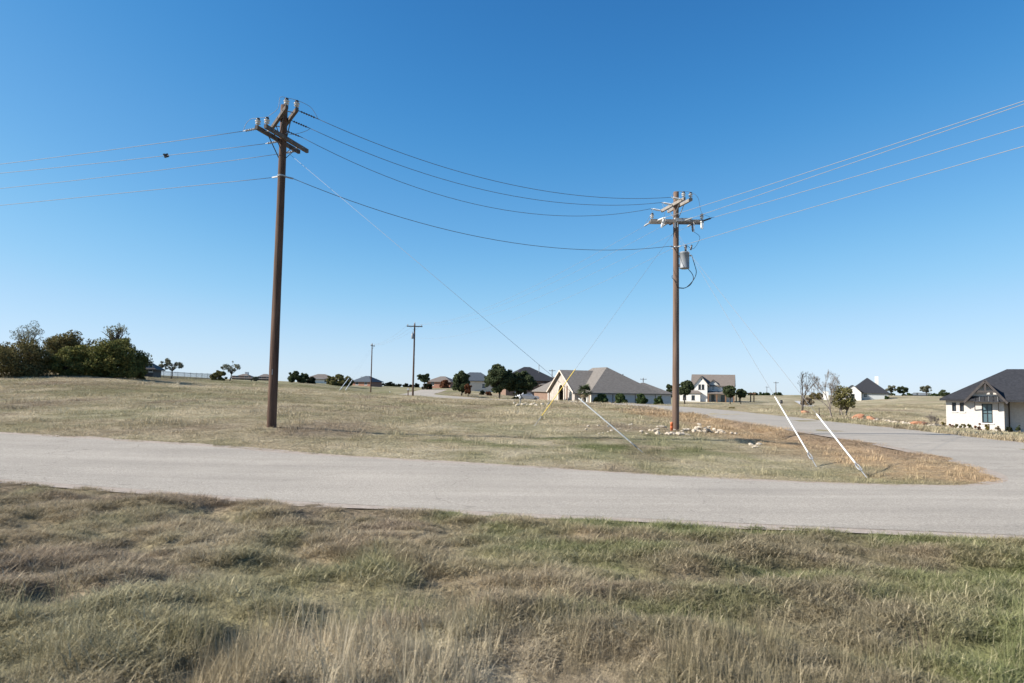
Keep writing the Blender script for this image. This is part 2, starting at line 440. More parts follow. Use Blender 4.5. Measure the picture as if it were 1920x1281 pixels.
M_STONE = mat('limestone_rubble', (.47, .39, .30), (.64, .56, .45), 3, .9, bump=.5, coords='Object')
M_STONEG = mat('grey_field_stone', (.30, .27, .24), (.44, .40, .36), 3, .9, bump=.5)
M_REDROCK = mat('red_sandstone', (.33, .145, .08), (.42, .22, .13), 2, .9, bump=.5)

# ------------------------------------------------------------------ terrain
def zone(X, Y):
    X = np.asarray(X, float); Y = np.asarray(Y, float)
    r = np.sqrt(X*X+Y*Y); az = X/np.maximum(Y, .5)
    n1 = fbm(X*.22+5, Y*.22+3); n2 = fbm(X*.8+30, Y*.8+11); n3 = fbm(X*.05+80, Y*.05+4)
    fg = Y < nearY(X)
    e = np.abs(np.where(fg, nearY(X)-Y, Y-farY(X)))
    g = np.where(fg, sstep(.38, .58, .5*n1+.5*n2)*.92*(.50+.50*sstep(-.45, -.05, az)), sstep(.44, .66, .5*n1+.3*n2+.2*n3)*.55)
    g = g+np.where(fg, .55*np.exp(-((e-.5)/.7)**2)*sstep(-3.5, 0, X)*sstep(.35, .6, n2+.12), 0)
    g = g+np.where(fg, .8*sstep(.35, .85, az)*sstep(5.5, 4.0, Y)+.20*sstep(.1, .6, az), 0)
    # greener patch around the second pole and its guys
    g = g+.75*np.exp(-((X-5.2)/4.2)**2-((Y-27.0)/3.4)**2)*sstep(.35, .6, n2+.1)
    g = g+.45*np.exp(-((X+1)/6)**2-((Y-24.0)/2.6)**2)*sstep(.4, .6, n2)
    g = g+.5*sstep(95, 120, r)*(~fg)*(X < -12)*.7
    s = np.where(fg, .35*sstep(.5, .7, n1)+.95*sstep(5.6, 4.2, Y)*sstep(-.45, -.2, az)*sstep(.5, .2, az), .25*sstep(.5, .75, n3))
    # dry warm grass of the corner and along the side street
    corner = sstep(7.5, 11, X+.35*(n2-.5)*6)*sstep(0, 1.2, Y-farY(X))*(X < 16)*(Y < 64)
    s = np.maximum(s, corner*(.55+.45*sstep(.3, .6, n2)))
    g = g*(1-.9*corner*sstep(.8, 2.2, e))
    s = np.maximum(s, .8*np.exp(-((X-13.5)/2.2)**2)*(Y > 55)*(Y < 95))
    b = np.where(fg, .6*sstep(.46, .64, fbm(X*.5+9, Y*.5+90)), .55*sstep(.55, .75, fbm(X*.3+9, Y*.12+90)))
    far = sstep(150, 220, r)
    b = b*(1-far)
    a = np.where(fg, .12*sstep(.42, .62, n2)+.95*s, .42+.55*sstep(.38, .62, fbm(X*.12+60, Y*.3+8)))
    a = a*(1-corner)
    s = np.where(fg, 0, s)
    return np.clip(np.stack([s, g, b, a], -1), 0, 1)

azs = np.concatenate([np.arange(-56, 56, .34), np.arange(56, 304, 2.5)])
rs = [0.9]
while rs[-1] < 3600:
    r_ = rs[-1]; rs.append(r_+max(.16, r_*.026))
rs = np.array(rs)
AZ, RR = np.meshgrid(np.radians(azs), rs)
TX, TY = RR*np.sin(AZ), RR*np.cos(AZ)
TZ = H(TX, TY)
inside = in_poly(OUT, TX, TY)
dist = poly_dist(OUT, TX.ravel(), TY.ravel()).reshape(TX.shape)
sd = np.where(inside, -dist, dist)
TZ = TZ-.035*(1-sstep(.1, .65, sd))
na, nr = len(azs), len(rs)
verts = np.stack([TX, TY, TZ], -1).reshape(-1, 3)
verts = np.vstack([verts, [[0, 0, Hs(0, 0)]]])
i, j = np.meshgrid(np.arange(nr-1), np.arange(na), indexing='ij')
j2 = (j+1) % na
quads = np.stack([i*na+j, (i+1)*na+j, (i+1)*na+j2, i*na+j2], -1).reshape(-1, 4)
faces = [tuple(q) for q in quads.tolist()]+[(len(verts)-1, k, (k+1) % na) for k in range(na)]
me = bpy.data.meshes.new('ground'); me.from_pydata(verts.tolist(), [], faces); me.update()
za = me.attributes.new('zone', 'FLOAT_COLOR', 'POINT')
zc = zone(verts[:, 0], verts[:, 1])
za.data.foreach_set('color', zc.astype(np.float32).ravel())
me.materials.append(M_GROUND); me.polygons.foreach_set('use_smooth', [True]*len(me.polygons))
ground = bpy.data.objects.new('ground', me); COL.objects.link(ground)
tag(ground, 'dry tan and green grassy field rolling to the horizon', 'ground', kind='structure')

def drape(name, P, mat_, lift, label, cat, step=.8, extra=None):
    """sheet with outline P that follows the ground"""
    x0, y0 = P.min(0); x1, y1 = P.max(0)
    pts = []
    for xs, ys, st in ((np.arange(max(x0, -24), min(x1, 26), step), np.arange(max(y0, 3), min(y1, 36), step), 0), (np.arange(x0, x1, 2.5), np.arange(y0, y1, 2.5), 1)):
        if not len(xs) or not len(ys): continue
        gx, gy = np.meshgrid(xs, ys); gx = gx.ravel(); gy = gy.ravel()
        if st: k = ~((gx > -24) & (gx < 26) & (gy > 3) & (gy < 36)); gx, gy = gx[k], gy[k]
        k = in_poly(P, gx, gy); gx, gy = gx[k], gy[k]
        k = poly_dist(P, gx, gy) > .3; pts += list(zip(gx[k], gy[k]))
    vv = [Vector(p) for p in P]+[Vector(p) for p in pts]
    res = delaunay_2d_cdt(vv, [], [list(range(len(P)))], 1, 1e-5)
    V = np.array([(v.x, v.y) for v in res[0]])
    z = H(V[:, 0], V[:, 1], False)+lift
    m_ = bpy.data.meshes.new(name); m_.from_pydata(np.c_[V, z].tolist(), [], [tuple(f) for f in res[2]]); m_.update()
    if m_.polygons and sum(p.normal.z for p in m_.polygons) < 0: m_.flip_normals()
    m_.materials.append(mat_); m_.polygons.foreach_set('use_smooth', [True]*len(m_.polygons))
    o = bpy.data.objects.new(name, m_); COL.objects.link(o)
    return tag(o, label, cat, kind='structure')
drape('road_shoulder', road_outline(.42, 5), M_DIRT, -.004, 'thin pale gravel shoulder along the road edges', 'shoulder')
drape('road', OUT, M_ROAD, .0, 'pale grey chip seal road and side street meeting at a rounded corner', 'road')

# ------------------------------------------------------------------ grass
tuft_col = bpy.data.collections.new('grass_tufts')           # never linked to the scene: sources for the instances only
def tuft(name, nb, rad, l0, l1, w, lean, seed, curl=.5):
    g = np.random.default_rng(seed); v = []; f = []
    for k in range(nb):
        a = g.random()*6.283; rr = rad*math.sqrt(g.random()); bx, by = rr*math.cos(a), rr*math.sin(a)
        L = l0+(l1-l0)*g.random(); th = g.random()*6.283; le = lean*(.25+g.random())
        d = np.array([math.cos(th), math.sin(th)]); s = np.array([-d[1], d[0]])*w*(.6+.8*g.random())/2
        p0 = np.array([bx, by]); h = 0; ang = min(le*.55, 1.32) if lean < 1.4 else .62+.85*g.random(); p = p0.copy(); pr = []
        for q in range(3):
            pr.append((p.copy(), h)); p = p+d*math.sin(ang)*L/3; h += math.cos(ang)*L/3; ang = min(ang+le*curl*.3, 1.7)
        pr.append((p, h)); o = len(v)
        for q, ww in ((0, .8), (1, 1), (2, .75)):
            (c, z) = pr[q]; v += [(c[0]-s[0]*ww, c[1]-s[1]*ww, z-.02*(q == 0)), (c[0]+s[0]*ww, c[1]+s[1]*ww, z-.02*(q == 0))]
        v.append((pr[3][0][0], pr[3][0][1], pr[3][1]))
        f += [(o, o+1, o+3, o+2), (o+2, o+3, o+5, o+4), (o+4, o+5, o+6)]
    me_ = bpy.data.meshes.new(name); me_.from_pydata(v, [], f); me_.update(); me_.materials.append(M_BLADE)
    o = bpy.data.objects.new(name, me_); tuft_col.objects.link(o)
for k in range(4): tuft('a%02d_matted' % k, 44, .11, .05, .15, .0032, 2.3, 10+k)
for k in range(3): tuft('b%02d_tall' % k, 34, .12, .16, .42, .0025, .62, 30+k, .36)
for k in range(2): tuft('c%02d_broad' % k, 36, .10, .04, .13, .0042, 1.5, 40+k)
for k in range(4): tuft('d%02d_field' % k, 130, .38, .02, .10, .0075, 2.0, 50+k)
for k in range(2): tuft('e%02d_tallfield' % k, 90, .36, .12, .34, .010, .6, 60+k)

def grass_object(name, P, idx, sc, label):
    n = len(P)
    m_ = bpy.data.meshes.new(name); m_.from_pydata(P.tolist(), [], []); m_.update()
    rot = np.zeros((n, 3)); rot[:, 2] = rng.random(n)*6.283; rot[:, :2] = rng.normal(0, .08, (n, 2))
    for nm, ty, dat, key in (('rot', 'FLOAT_VECTOR', rot, 'vector'), ('sc', 'FLOAT_VECTOR', sc, 'vector'), ('idx', 'INT', idx, 'value')):
        a = m_.attributes.new(nm, ty, 'POINT'); a.data.foreach_set(key, (dat.astype(np.int32) if ty == 'INT' else dat.astype(np.float32)).ravel())
    z = zone(P[:, 0], P[:, 1])
    a = m_.attributes.new('zone', 'FLOAT_COLOR', 'POINT'); a.data.foreach_set('color', z.astype(np.float32).ravel())
    o = bpy.data.objects.new(name, m_); COL.objects.link(o)
    t = bpy.data.node_groups.new(name, 'GeometryNodeTree')
    t.interface.new_socket('Geometry', in_out='INPUT', socket_type='NodeSocketGeometry'); t.interface.new_socket('Geometry', in_out='OUTPUT', socket_type='NodeSocketGeometry')
    gi = t.nodes.new('NodeGroupInput'); go = t.nodes.new('NodeGroupOutput'); ip = t.nodes.new('GeometryNodeInstanceOnPoints'); ci = t.nodes.new('GeometryNodeCollectionInfo')
    ci.inputs['Collection'].default_value = tuft_col; ci.inputs['Separate Children'].default_value = True; ci.inputs['Reset Children'].default_value = True
    t.links.new(gi.outputs[0], ip.inputs['Points']); t.links.new(ci.outputs[0], ip.inputs['Instance']); ip.inputs['Pick Instance'].default_value = True
    for nm, dt, sock in (('idx', 'INT', 'Instance Index'), ('rot', 'FLOAT_VECTOR', 'Rotation'), ('sc', 'FLOAT_VECTOR', 'Scale')):
        na_ = t.nodes.new('GeometryNodeInputNamedAttribute'); na_.data_type = dt; na_.inputs['Name'].default_value = nm; t.links.new(na_.outputs[0], ip.inputs[sock])
    t.links.new(ip.outputs[0], go.inputs[0])
    md = o.modifiers.new('grass', 'NODES'); md.node_group = t
    return tag(o, label, 'grass', kind='stuff')

def scatter(n, x0, x1, y0, y1):
    return x0+(x1-x0)*rng.random(n), y0+(y1-y0)*rng.random(n)
# verge in front of the road
X, Y = scatter(235000, -26, 14, 1.2, 19)
r_ = np.hypot(X, Y); azd = np.degrees(np.arctan2(X, Y))
k = (Y < nearY(X)-.14-.34*vnoise(X*1.5, Y*1.5)) & (r_ > 1.9) & (np.abs(azd) < 60)
k &= rng.random(len(X)) < np.clip(1.25-r_*.055, .3, 1)
X, Y = X[k], Y[k]; n = len(X)
zz = zone(X, Y); az = X/Y
tall = (.04+.96*sstep(5.2, 4.1, Y+.9*(fbm(X*.8, Y*.8)-.5))*sstep(-.62, -.28, az)*sstep(.62, .2, az))*(.35+1.0*sstep(.42, .6, fbm(X*.7+3, Y*.7+70)))
tall = np.where(rng.random(n) < .02, 1, tall)
u = rng.random(n)
idx = np.where(u < tall*.42, 4+rng.integers(0, 3, n), np.where(rng.random(n) < .25+.5*zz[:, 1], 7+rng.integers(0, 2, n), rng.integers(0, 4, n)))
s = .84*(.62+.75*rng.random(n))*(.62+.75*fbm(X*.9+11, Y*.9+2)); s = np.where((idx >= 4) & (idx < 7), s*(.42+.50*sstep(7.5, 4, Y)), s)
s = s*(.55+.45*sstep(.1, .8, nearY(X)-Y))
pit = sstep(.36, .52, fbm(X*1.7+40, Y*1.7+21, 3))            # hollows where the mat lies low
s = s*(.45+.6*pit)
sc = np.stack([s*1.1, s*1.1, s*(.65+.5*rng.random(n))], 1)
grass_object('roadside_grass', np.c_[X, Y, H(X, Y)-.005], idx, sc, 'rough dead and green grass covering the verge in front of the road')
NFG = n
# field beyond the road
X, Y = scatter(900000, -62, 62, 9, 75)
r_ = np.hypot(X, Y); azd = np.degrees(np.arctan2(X, Y))
k = (Y > farY(X)+.12) & (np.abs(azd) < 50) & (rng.random(len(X)) < np.clip((17/r_)**1.7, 0, 1)*.33)
X, Y = X[k], Y[k]
k = ~in_poly(OUT, X, Y); X, Y = X[k], Y[k]
k = poly_dist(OUT, X, Y) > .16+.3*vnoise(X*1.5, Y*1.5); X, Y = X[k], Y[k]; n = len(X)
r_ = np.hypot(X, Y); zz = zone(X, Y)
idx = 9+rng.integers(0, 4, n)
tl = np.where((X > 9.5) & (X < 15.2) & (Y > 52), .75, 0)+np.where((X > 22.7) & (X < 26) & (Y > 22) & (Y < 52), .8, 0)+.03
idx = np.where(rng.random(n) < tl, 13+rng.integers(0, 2, n), idx)
s = (.7+.6*rng.random(n))*np.clip(.62+r_*.008, .6, 1.1)
sc = np.stack([s*np.clip(r_/26, .8, 1.9), s*np.clip(r_/26, .8, 1.9), s*(.35+.6*fbm(X*.4, Y*.4))], 1)
grass_object('field_grass', np.c_[X, Y, H(X, Y)-.01], idx, sc, 'short dry grass of the open field beyond the road')
X, Y = scatter(60000, -95, 100, 60, 150)
r_ = np.hypot(X, Y); azd = np.degrees(np.arctan2(X, Y))
k = (np.abs(azd) < 44) & (r_ > 66) & (rng.random(len(X)) < np.clip((70/r_)**2, 0, 1)*.75)
X, Y = X[k], Y[k]
k = ~in_poly(OUT, X, Y); X, Y = X[k], Y[k]
k = poly_dist(OUT, X, Y) > .6; X, Y = X[k], Y[k]; n = len(X)
idx = 9+rng.integers(0, 4, n); tl = np.where((X > 1) & (X < 15) & (Y < 110), .7*np.exp(-poly_dist(OUT, X, Y)/3), .02)
idx = np.where(rng.random(n) < tl, 13+rng.integers(0, 2, n), idx)
s = .8+.6*rng.random(n)
grass_object('distant_grass', np.c_[X, Y, H(X, Y)-.01], idx, np.stack([s*2.6, s*2.6, s*.8], 1), 'thin dry grass on the far slopes')
print('grass', NFG, n)

# ------------------------------------------------------------------ utility poles
def V3(p): return np.array(p, float)
def shaft(parent, h, r0, r1, mat_, seed=0):
    mb = MB(); n = 18; rg = np.random.default_rng(seed); rows = 26
    for q in range(rows):
        t = q/(rows-1); z = -.4+(h+.4)*t; r = r0+(r1-r0)*t
        for k in range(n):
            a = 2*math.pi*k/n; rr = r*(1+.02*math.sin(3*a+z*.7+seed)+.012*rg.standard_normal())
            mb.v.append((rr*math.cos(a), rr*math.sin(a), z))
    for q in range(rows-1):
        for k in range(n): mb.f.append((q*n+k, q*n+(k+1) % n, (q+1)*n+(k+1) % n, (q+1)*n+k))
    mb.f.append(tuple((rows-1)*n+k for k in range(n)))
    return mb.build('shaft', mat_, parent, True)
def pin_insulator(parent, p, s=1.0, cap=True):
    o = MB().lathe([(.022, 0), (.03, .03), (.035, .06), (.088, .07), (.094, .09), (.05, .105), (.046, .145), (.10, .155), (.104, .18), (.055, .20), (.05, .235), (.0, .235)], 14, p).build('insulator', M_PORC, parent, True)
    if cap: MB().lathe([(.066, .225), (.072, .25), (.055, .285), (.0, .29)], 12, p).build('insulator_cap', M_PORCD, o, True)
    return o
def strain(parent, a, b, mat_, r=.035):
    a, b = Vector(a), Vector(b); L = (b-a).length; ax = (b-a).normalized(); prof = [(r*.45, 0), (r*.45, L*.12)]
    for q in range(6):
        h = L*(.14+.12*q); prof += [(r*.55, h), (r*1.25, h+L*.02), (r*1.25, h+L*.045), (r*.55, h+L*.07)]
    prof += [(r*.45, L*.9), (r*.4, L)]
    return MB().lathe(prof, 10, a, ax).build('strain_insulator', mat_, parent, True)
def crossarm(parent, c, u, half, off, z, mat_, w=.105, h=.14):
    c = V3(c); u = V3((*u, 0)); wv = V3((u[1], -u[0], 0))*off
    return MB().beam(c+wv-u*half+V3((0, 0, z)), c+wv+u*half+V3((0, 0, z)), w, h).build('crossarm', mat_, parent)
def brace(parent, a, b, mat_=None): return MB().beam(a, b, .035, .012).build('brace', mat_ or M_GALV, parent)
def wire_pts(a, b, sag, n=26):
    a, b = V3(a), V3(b); t = np.linspace(0, 1, n)[:, None]
    p = a+(b-a)*t; p[:, 2] -= (4*sag*t*(1-t))[:, 0]; return p
def fit_sag(a, b, px, py):
    a, b = V3(a), V3(b); best = None
    for t in np.linspace(.02, .98, 400):
        p = a+(b-a)*t; x, y = proj(p)
        if best is None or abs(x-px) < best[0]: best = (abs(x-px), t)
    t = best[1]; p = a+(b-a)*t
    lo, hi = -3., 8.
    for _ in range(50):
        m_ = (lo+hi)/2; q = p.copy(); q[2] -= m_
        if proj(q)[1] < py: lo = m_
        else: hi = m_
    return lo/(4*t*(1-t))
def wire(a, b, sag, label, r=.010, name='power_line', mat_=None, group=None, n=26):
    a = V3(a)
    return tag(MB().tube(wire_pts(a, b, sag, n), r, 6).build(name, mat_ or M_WIRE, None, True, tuple(a)), label, 'power line', group)
def curve(parent, pts, r, name, mat_, n=20):
    P = np.array(catmull(pts, max(.04, np.linalg.norm(V3(pts[0])-V3(pts[-1]))/n)))
    return MB().tube(P, r, 6).build(name, mat_, parent, True)

# ---- first pole, beside the crossing road
b1 = atY(509, 800, 24.9); b1[2] = Hs(b1[0], b1[1]); h1 = 11.99-b1[2]
p1 = thing('utility_pole', 'dark brown wooden utility pole with two steep pairs of crossarms standing alone in the grass', 'utility pole', tuple(b1), 0, 'wooden utility poles')
shaft(p1, h1, .172, .125, M_POLE, 1)
u1, w1 = V3((.275, .961, 0)), V3((.961, -.275, 0)); zl = 10.68-b1[2]
u2, w2 = V3((.52, -.854, 0)), V3((.854, .52, 0)); zu = 11.46-b1[2]
for s_ in (-1, 1):
    crossarm(p1, (0, 0, 0), u1[:2], 1.33, s_*.185, zl, M_ARM)
    crossarm(p1, (0, 0, 0), u2[:2], 1.24, s_*.18, zu, M_ARM)
    pin_insulator(p1, tuple(w1*s_*.185-u1*1.24+V3((0, 0, zl+.07))))
    # w for crossarm() is (u.y,-u.x): same axis as w2 up to sign
    pin_insulator(p1, tuple(w2*s_*.18+u2*1.15+V3((0, 0, zu+.07))))
    for e in (-1, 1):
        brace(p1, tuple(w1*s_*.13+u1*e*.72+V3((0, 0, zl-.07))), tuple(w1*s_*.13+V3((0, 0, zl-.72))), M_DARKM)
        brace(p1, tuple(w2*s_*.13+u2*e*.66+V3((0, 0, zu-.07))), tuple(w2*s_*.13+V3((0, 0, zu-.66))), M_DARKM)
for q in (-1, 0, 1):
    MB().beam(tuple(u1*q*.9-w1*.26+V3((0, 0, zl))), tuple(u1*q*.9+w1*.26+V3((0, 0, zl))), .03, .03).build('spacer_bolt', M_GALV, p1)
    MB().beam(tuple(u2*q*.85-w2*.26+V3((0, 0, zu))), tuple(u2*q*.85+w2*.26+V3((0, 0, zu))), .03, .03).build('spacer_bolt', M_GALV, p1)
MB().beam((.02, -.165, 1.9), (.02, -.165, 2.1), .12, .012, (1, 0, 0)).build('tag_plate', M_GALV, p1)
dirL = V3((-.942, .335, 0)); 
# jumpers and strain insulators of pole one
top = lambda p: V3(p)+V3((0, 0, .36))
jA = w1*-.185-u1*1.24+V3((0, 0, zl)); jB = w1*.185-u1*1.24+V3((0, 0, zl)); jC = -w2*.18+u2*1.15+V3((0, 0, zu)); jD = w2*.18+u2*1.15+V3((0, 0, zu))
slackdir = V3((16.5, 7.9, -.6)); slackdir /= np.linalg.norm(slackdir)
startL, startS = [], []
for q, e in enumerate((-1.2, .1, 1.2)):
    a = w1*-.24+u1*e+V3((0, 0, zl)); a2 = a+dirL*.62+V3((0, 0, -.03))
    strain(p1, tuple(a), tuple(a2), M_GALV); startL.append(b1+a2)
for q, e in enumerate((1.14, .05, -1.1)):
    a = w2*.24+u2*e+V3((0, 0, zu)); a2 = a+slackdir*.72+V3((0, 0, -.16))
    strain(p1, tuple(a), tuple(a2), M_PORCD, .03); startS.append(b1+a2)
zn = 9.30-b1[2]
for nm, d in (('a', dirL), ('b', slackdir)):
    MB().beam(tuple(d*.1+V3((0, 0, zn))), tuple(d*.42+V3((0, 0, zn-.02))), .05, .05).build('neutral_clamp', M_GALV, p1)
startLN = b1+dirL*.42+V3((0, 0, zn-.02)); startSN = b1+slackdir*.42+V3((0, 0, zn-.02))
MB().lathe([(.148, -.03), (.152, -.02), (.152, .02), (.148, .03)], 16, (0, 0, zn)).build('band', M_GALV, p1, True)
curve(p1, [startL[0]-b1, startL[0]-b1+V3((.1, 0, .28)), (top(jA)+startL[0]-b1)/2+V3((0, 0, .2)), top(jA), top(jB)], .008, 'jumper_wire', M_WIRE)
curve(p1, [top(jB), (top(jB)+top(jC))/2+V3((.1, -.2, -.12)), top(jC)-V3((.2, .1, .02)), top(jC), top(jD), (top(jD)+startS[0]-b1)/2+V3((.1, 0, .1)), startS[0]-b1], .008, 'jumper_wire', M_WIRE)
curve(p1, [startS[1]-b1, V3((.75, .1, zu-.42)), V3((.35, .05, zu-.55)), V3((.1, -.1, zl+.2))], .008, 'jumper_wire', M_WIRE)

# ---- second pole, with transformer
b2 = atY(1267, 808, 32.8); b2[2] = Hs(b2[0], b2[1]); h2 = 11.28-b2[2]
p2 = thing('utility_pole', 'weathered brown utility pole carrying a grey transformer, with pale rubble round its foot', 'utility pole', tuple(b2), 0, 'wooden utility poles')
shaft(p2, h2, .168, .128, M_POLEW, 5)
zu2, zl2 = 10.62-b2[2], 9.80-b2[2]
ua = atZ(1235, 392, 10.62); ub = atZ(1278, 368, 10.62)
u3 = (ub-ua); u3[2] = 0; u3 /= np.linalg.norm(u3); w3 = V3((u3[1], -u3[0], 0))
u4 = V3((1, -.02, 0)); w4 = V3((-.02, -1, 0))
for s_ in (-1, 1):
    crossarm(p2, (0, 0, 0), u3[:2], 1.2, s_*.18, zu2, M_ARMG)
    crossarm(p2, (0, 0, 0), u4[:2], 1.28, s_*.185, zl2, M_ARMG)
    pin_insulator(p2, tuple(w3*s_*.18+u3*1.1+V3((0, 0, zu2+.07))))
    pin_insulator(p2, tuple(u4*s_*1.2+w4*.185+V3((0, 0, zl2+.07))))
    for e in (-1, 1): brace(p2, tuple(w3*s_*.13+u3*e*.6+V3((0, 0, zu2-.07))), tuple(w3*s_*.13+V3((0, 0, zu2-.62))))
MB().beam(tuple(w4*.25-u4*.05+V3((0, 0, zl2+.05))), tuple(w4*.25+u4*.62+V3((0, 0, zl2+.05))), .03, .16).build('arm_plate', M_GALV, p2)
MB().beam(tuple(w4*.16+V3((-.09, 0, zl2-.35))), tuple(w4*.16+V3((-.09, 0, zl2+.15))), .07, .05, (1, 0, 0)).build('mount_bracket', M_WHITEP, p2)
MB().beam(tuple(w4*.16+V3((.03, 0, zl2-.30))), tuple(w4*.16+V3((.03, 0, zl2+.02))), .05, .05, (1, 0, 0)).build('mount_bracket', M_WHITEP, p2)
def cutout(p, lean, mat_):
    a = V3(p); b = a+V3((lean, -.02, -.42))
    o = MB().lathe([(.03, 0), (.042, .03), (.055, .06), (.042, .09), (.055, .14), (.042, .17), (.055, .22), (.042, .25), (.055, .30), (.042, .34), (.03, .42)], 10, tuple(a), tuple(b-a)).build('fuse_cutout', mat_, p2, True)
    MB().tube([a+V3((.05, -.03, .05)), a+V3((.09, -.06, -.05)), b+V3((.05, -.04, 0)), b], .014, 6).build('fuse_tube', M_GALV, o, True)
pf = w4*.26
cutout(pf+V3((-.66, 0, zl2+.05)), -.12, M_WHITEP); cutout(pf+V3((1.17, 0, zl2+.02)), 0, M_WHITEP); cutout(pf+V3((.72, 0, zl2-.12)), .03, M_PORCD)
MB().lathe([(.02, 0), (.05, .05), (.05, .12), (.02, .18)], 10, tuple(pf+V3((-.38, 0, zl2-.22))), (.8, 0, .5)).build('arrester', M_PORCD, p2, True)
# strain insulators: slack span to pole one, line to the far pole, line to the right
endS = []
for e in (1.0, .05, -1.15):
    a = -w3*.24+u3*e+V3((0, 0, zu2)) if (w3@slackdir) > 0 else w3*.24+u3*e+V3((0, 0, zu2))
    c = a-slackdir*.62; strain(p2, tuple(a), tuple(c), M_WHITEP, .04); endS.append(b2+c)
dirR = V3((.45, -.893, .0)); startR = []
for e, mt in ((-.95, M_WHITEP), (.35, M_GALV), (1.24, M_DARKM)):
    a = u4*e+w4*.25+V3((0, 0, zl2)); c = a+dirR*.62+V3((0, 0, .02)); strain(p2, tuple(a), tuple(c), mt, .035); startR.append(b2+c)
dirB = V3((-.295, .955, 0)); startB = []
for e in (-1.24, -.35, .9):
    a = u4*e-w4*.25+V3((0, 0, zl2)); c = a+dirB*.6+V3((0, 0, -.05)); strain(p2, tuple(a), tuple(c), M_GALV, .035); startB.append(b2+c)
zn2 = 8.55-b2[2]
endSN = b2-slackdir*.35+V3((0, 0, zn2)); startRN = b2+dirR*.35+V3((0, 0, zn2)); startBN = b2+dirB*.35+V3((0, 0, zn2))
MB().lathe([(.15, -.03), (.154, -.02), (.154, .02), (.15, .03)], 16, (0, 0, zn2)).build('band', M_GALV, p2, True)
for d in (-slackdir, dirR, dirB): MB().beam(tuple(d*.1+V3((0, 0, zn2))), tuple(d*.36+V3((0, 0, zn2))), .045, .045).build('neutral_clamp', M_GALV, p2)
tA = w3*-.18+u3*1.1+V3((0, 0, zu2+.36)); tB = w3*.18+u3*1.1+V3((0, 0, zu2+.36))
if tA[0] > tB[0]: tA, tB = tB, tA
curve(p2, [endS[0]-b2, tA-V3((.4, 0, .02)), tA, tB, tB+V3((.35, 0, -.25)), u4*1.2+w4*.185+V3((0, 0, zl2+.42)), startR[2]-b2], .008, 'jumper_wire', M_WIRE)
curve(p2, [endS[2]-b2, endS[2]-b2+V3((.1, -.1, -.35)), -u4*1.2+w4*.185+V3((0, 0, zl2+.36)), startB[0]-b2], .008, 'jumper_wire', M_WIRE)
curve(p2, [endS[1]-b2, endS[1]-b2+V3((.1, -.2, -.5)), pf+V3((-.66, 0, zl2+.1))], .008, 'jumper_wire', M_WIRE)
# transformer on the right-hand face
tx, tz = V3((.39, -.08, 0)), 7.48-b2[2]
tr = MB().lathe([(.19, 0), (.235, .02), (.24, .05), (.232, .06), (.232, .74), (.245, .75), (.245, .80), (.20, .83), (.08, .85), (0, .85)], 22, tuple(tx+V3((0, 0, tz)))).build('transformer', M_TANK, p2, True)
MB().lathe([(.03, 0), (.06, .04), (.035, .07), (.065, .11), (.04, .14), (.07, .19), (.075, .24), (.05, .28), (.02, .34)], 12, tuple(tx+V3((.05, -.03, tz+.84)))).build('bushing', M_PORCD, tr, True)
MB().lathe([(.02, 0), (.035, .05), (.02, .12)], 8, tuple(tx+V3((.22, -.1, tz+.62))), (1, -.2, .2)).build('terminal', M_PORCD, tr, True)
MB().beam(tuple(V3((.12, -.03, tz+.62))), tuple(V3((.24, -.05, tz+.62))), .12, .1).build('hanger', M_GALV, tr)
MB().beam(tuple(V3((.12, -.03, tz+.16))), tuple(V3((.24, -.05, tz+.16))), .12, .1).build('hanger', M_GALV, tr)
e0 = V3((.14, -.06, tz-.62))
curve(p2, [tx+V3((.33, -.12, tz+.62)), V3((.86, -.2, tz+.15)), V3((.93, -.2, tz-.2)), V3((.8, -.16, tz-.55)), V3((.45, -.1, tz-.92)), e0+V3((0, 0, -.32))], .016, 'secondary_cable', M_CABLE)
curve(p2, [tx+V3((.12, -.1, tz+.02)), V3((.74, -.16, tz-.25)), V3((.8, -.15, tz-.5)), V3((.66, -.12, tz-.78)), V3((.4, -.1, tz-.93)), e0+V3((0, 0, -.30))], .016, 'secondary_cable', M_CABLE)
curve(p2, [e0+V3((0, 0, -.3)), V3((.03, -.17, tz-.9)), V3((-.1, -.15, tz-.6)), V3((-.19, 0, tz-.42)), V3((-.16, .08, tz-.3))], .014, 'secondary_cable', M_CABLE)
curve(p2, [pf+V3((.75, 0, zl2-.5)), V3((1.05, -.3, zl2-.75)), V3((1.02, -.3, zl2-1.0)), V3((.78, -.2, zl2-1.35)), tx+V3((.05, -.03, tz+1.18))], .009, 'jumper_wire', M_CABLE)
MB().lathe([(.03, 0), (.05, .04), (.03, .08), (.055, .12), (.03, .16), (.05, .2), (.03, .26)], 10, tuple(tx+V3((.27, -.12, tz+.9))), (.2, 0, 1)).build('arrester', M_PORCD, p2, True)
curve(p2, [V3((.02, -.155, 0)), V3((.02, -.155, 3)), V3((.02, -.148, 6.5))], .007, 'ground_wire', M_DARKM)

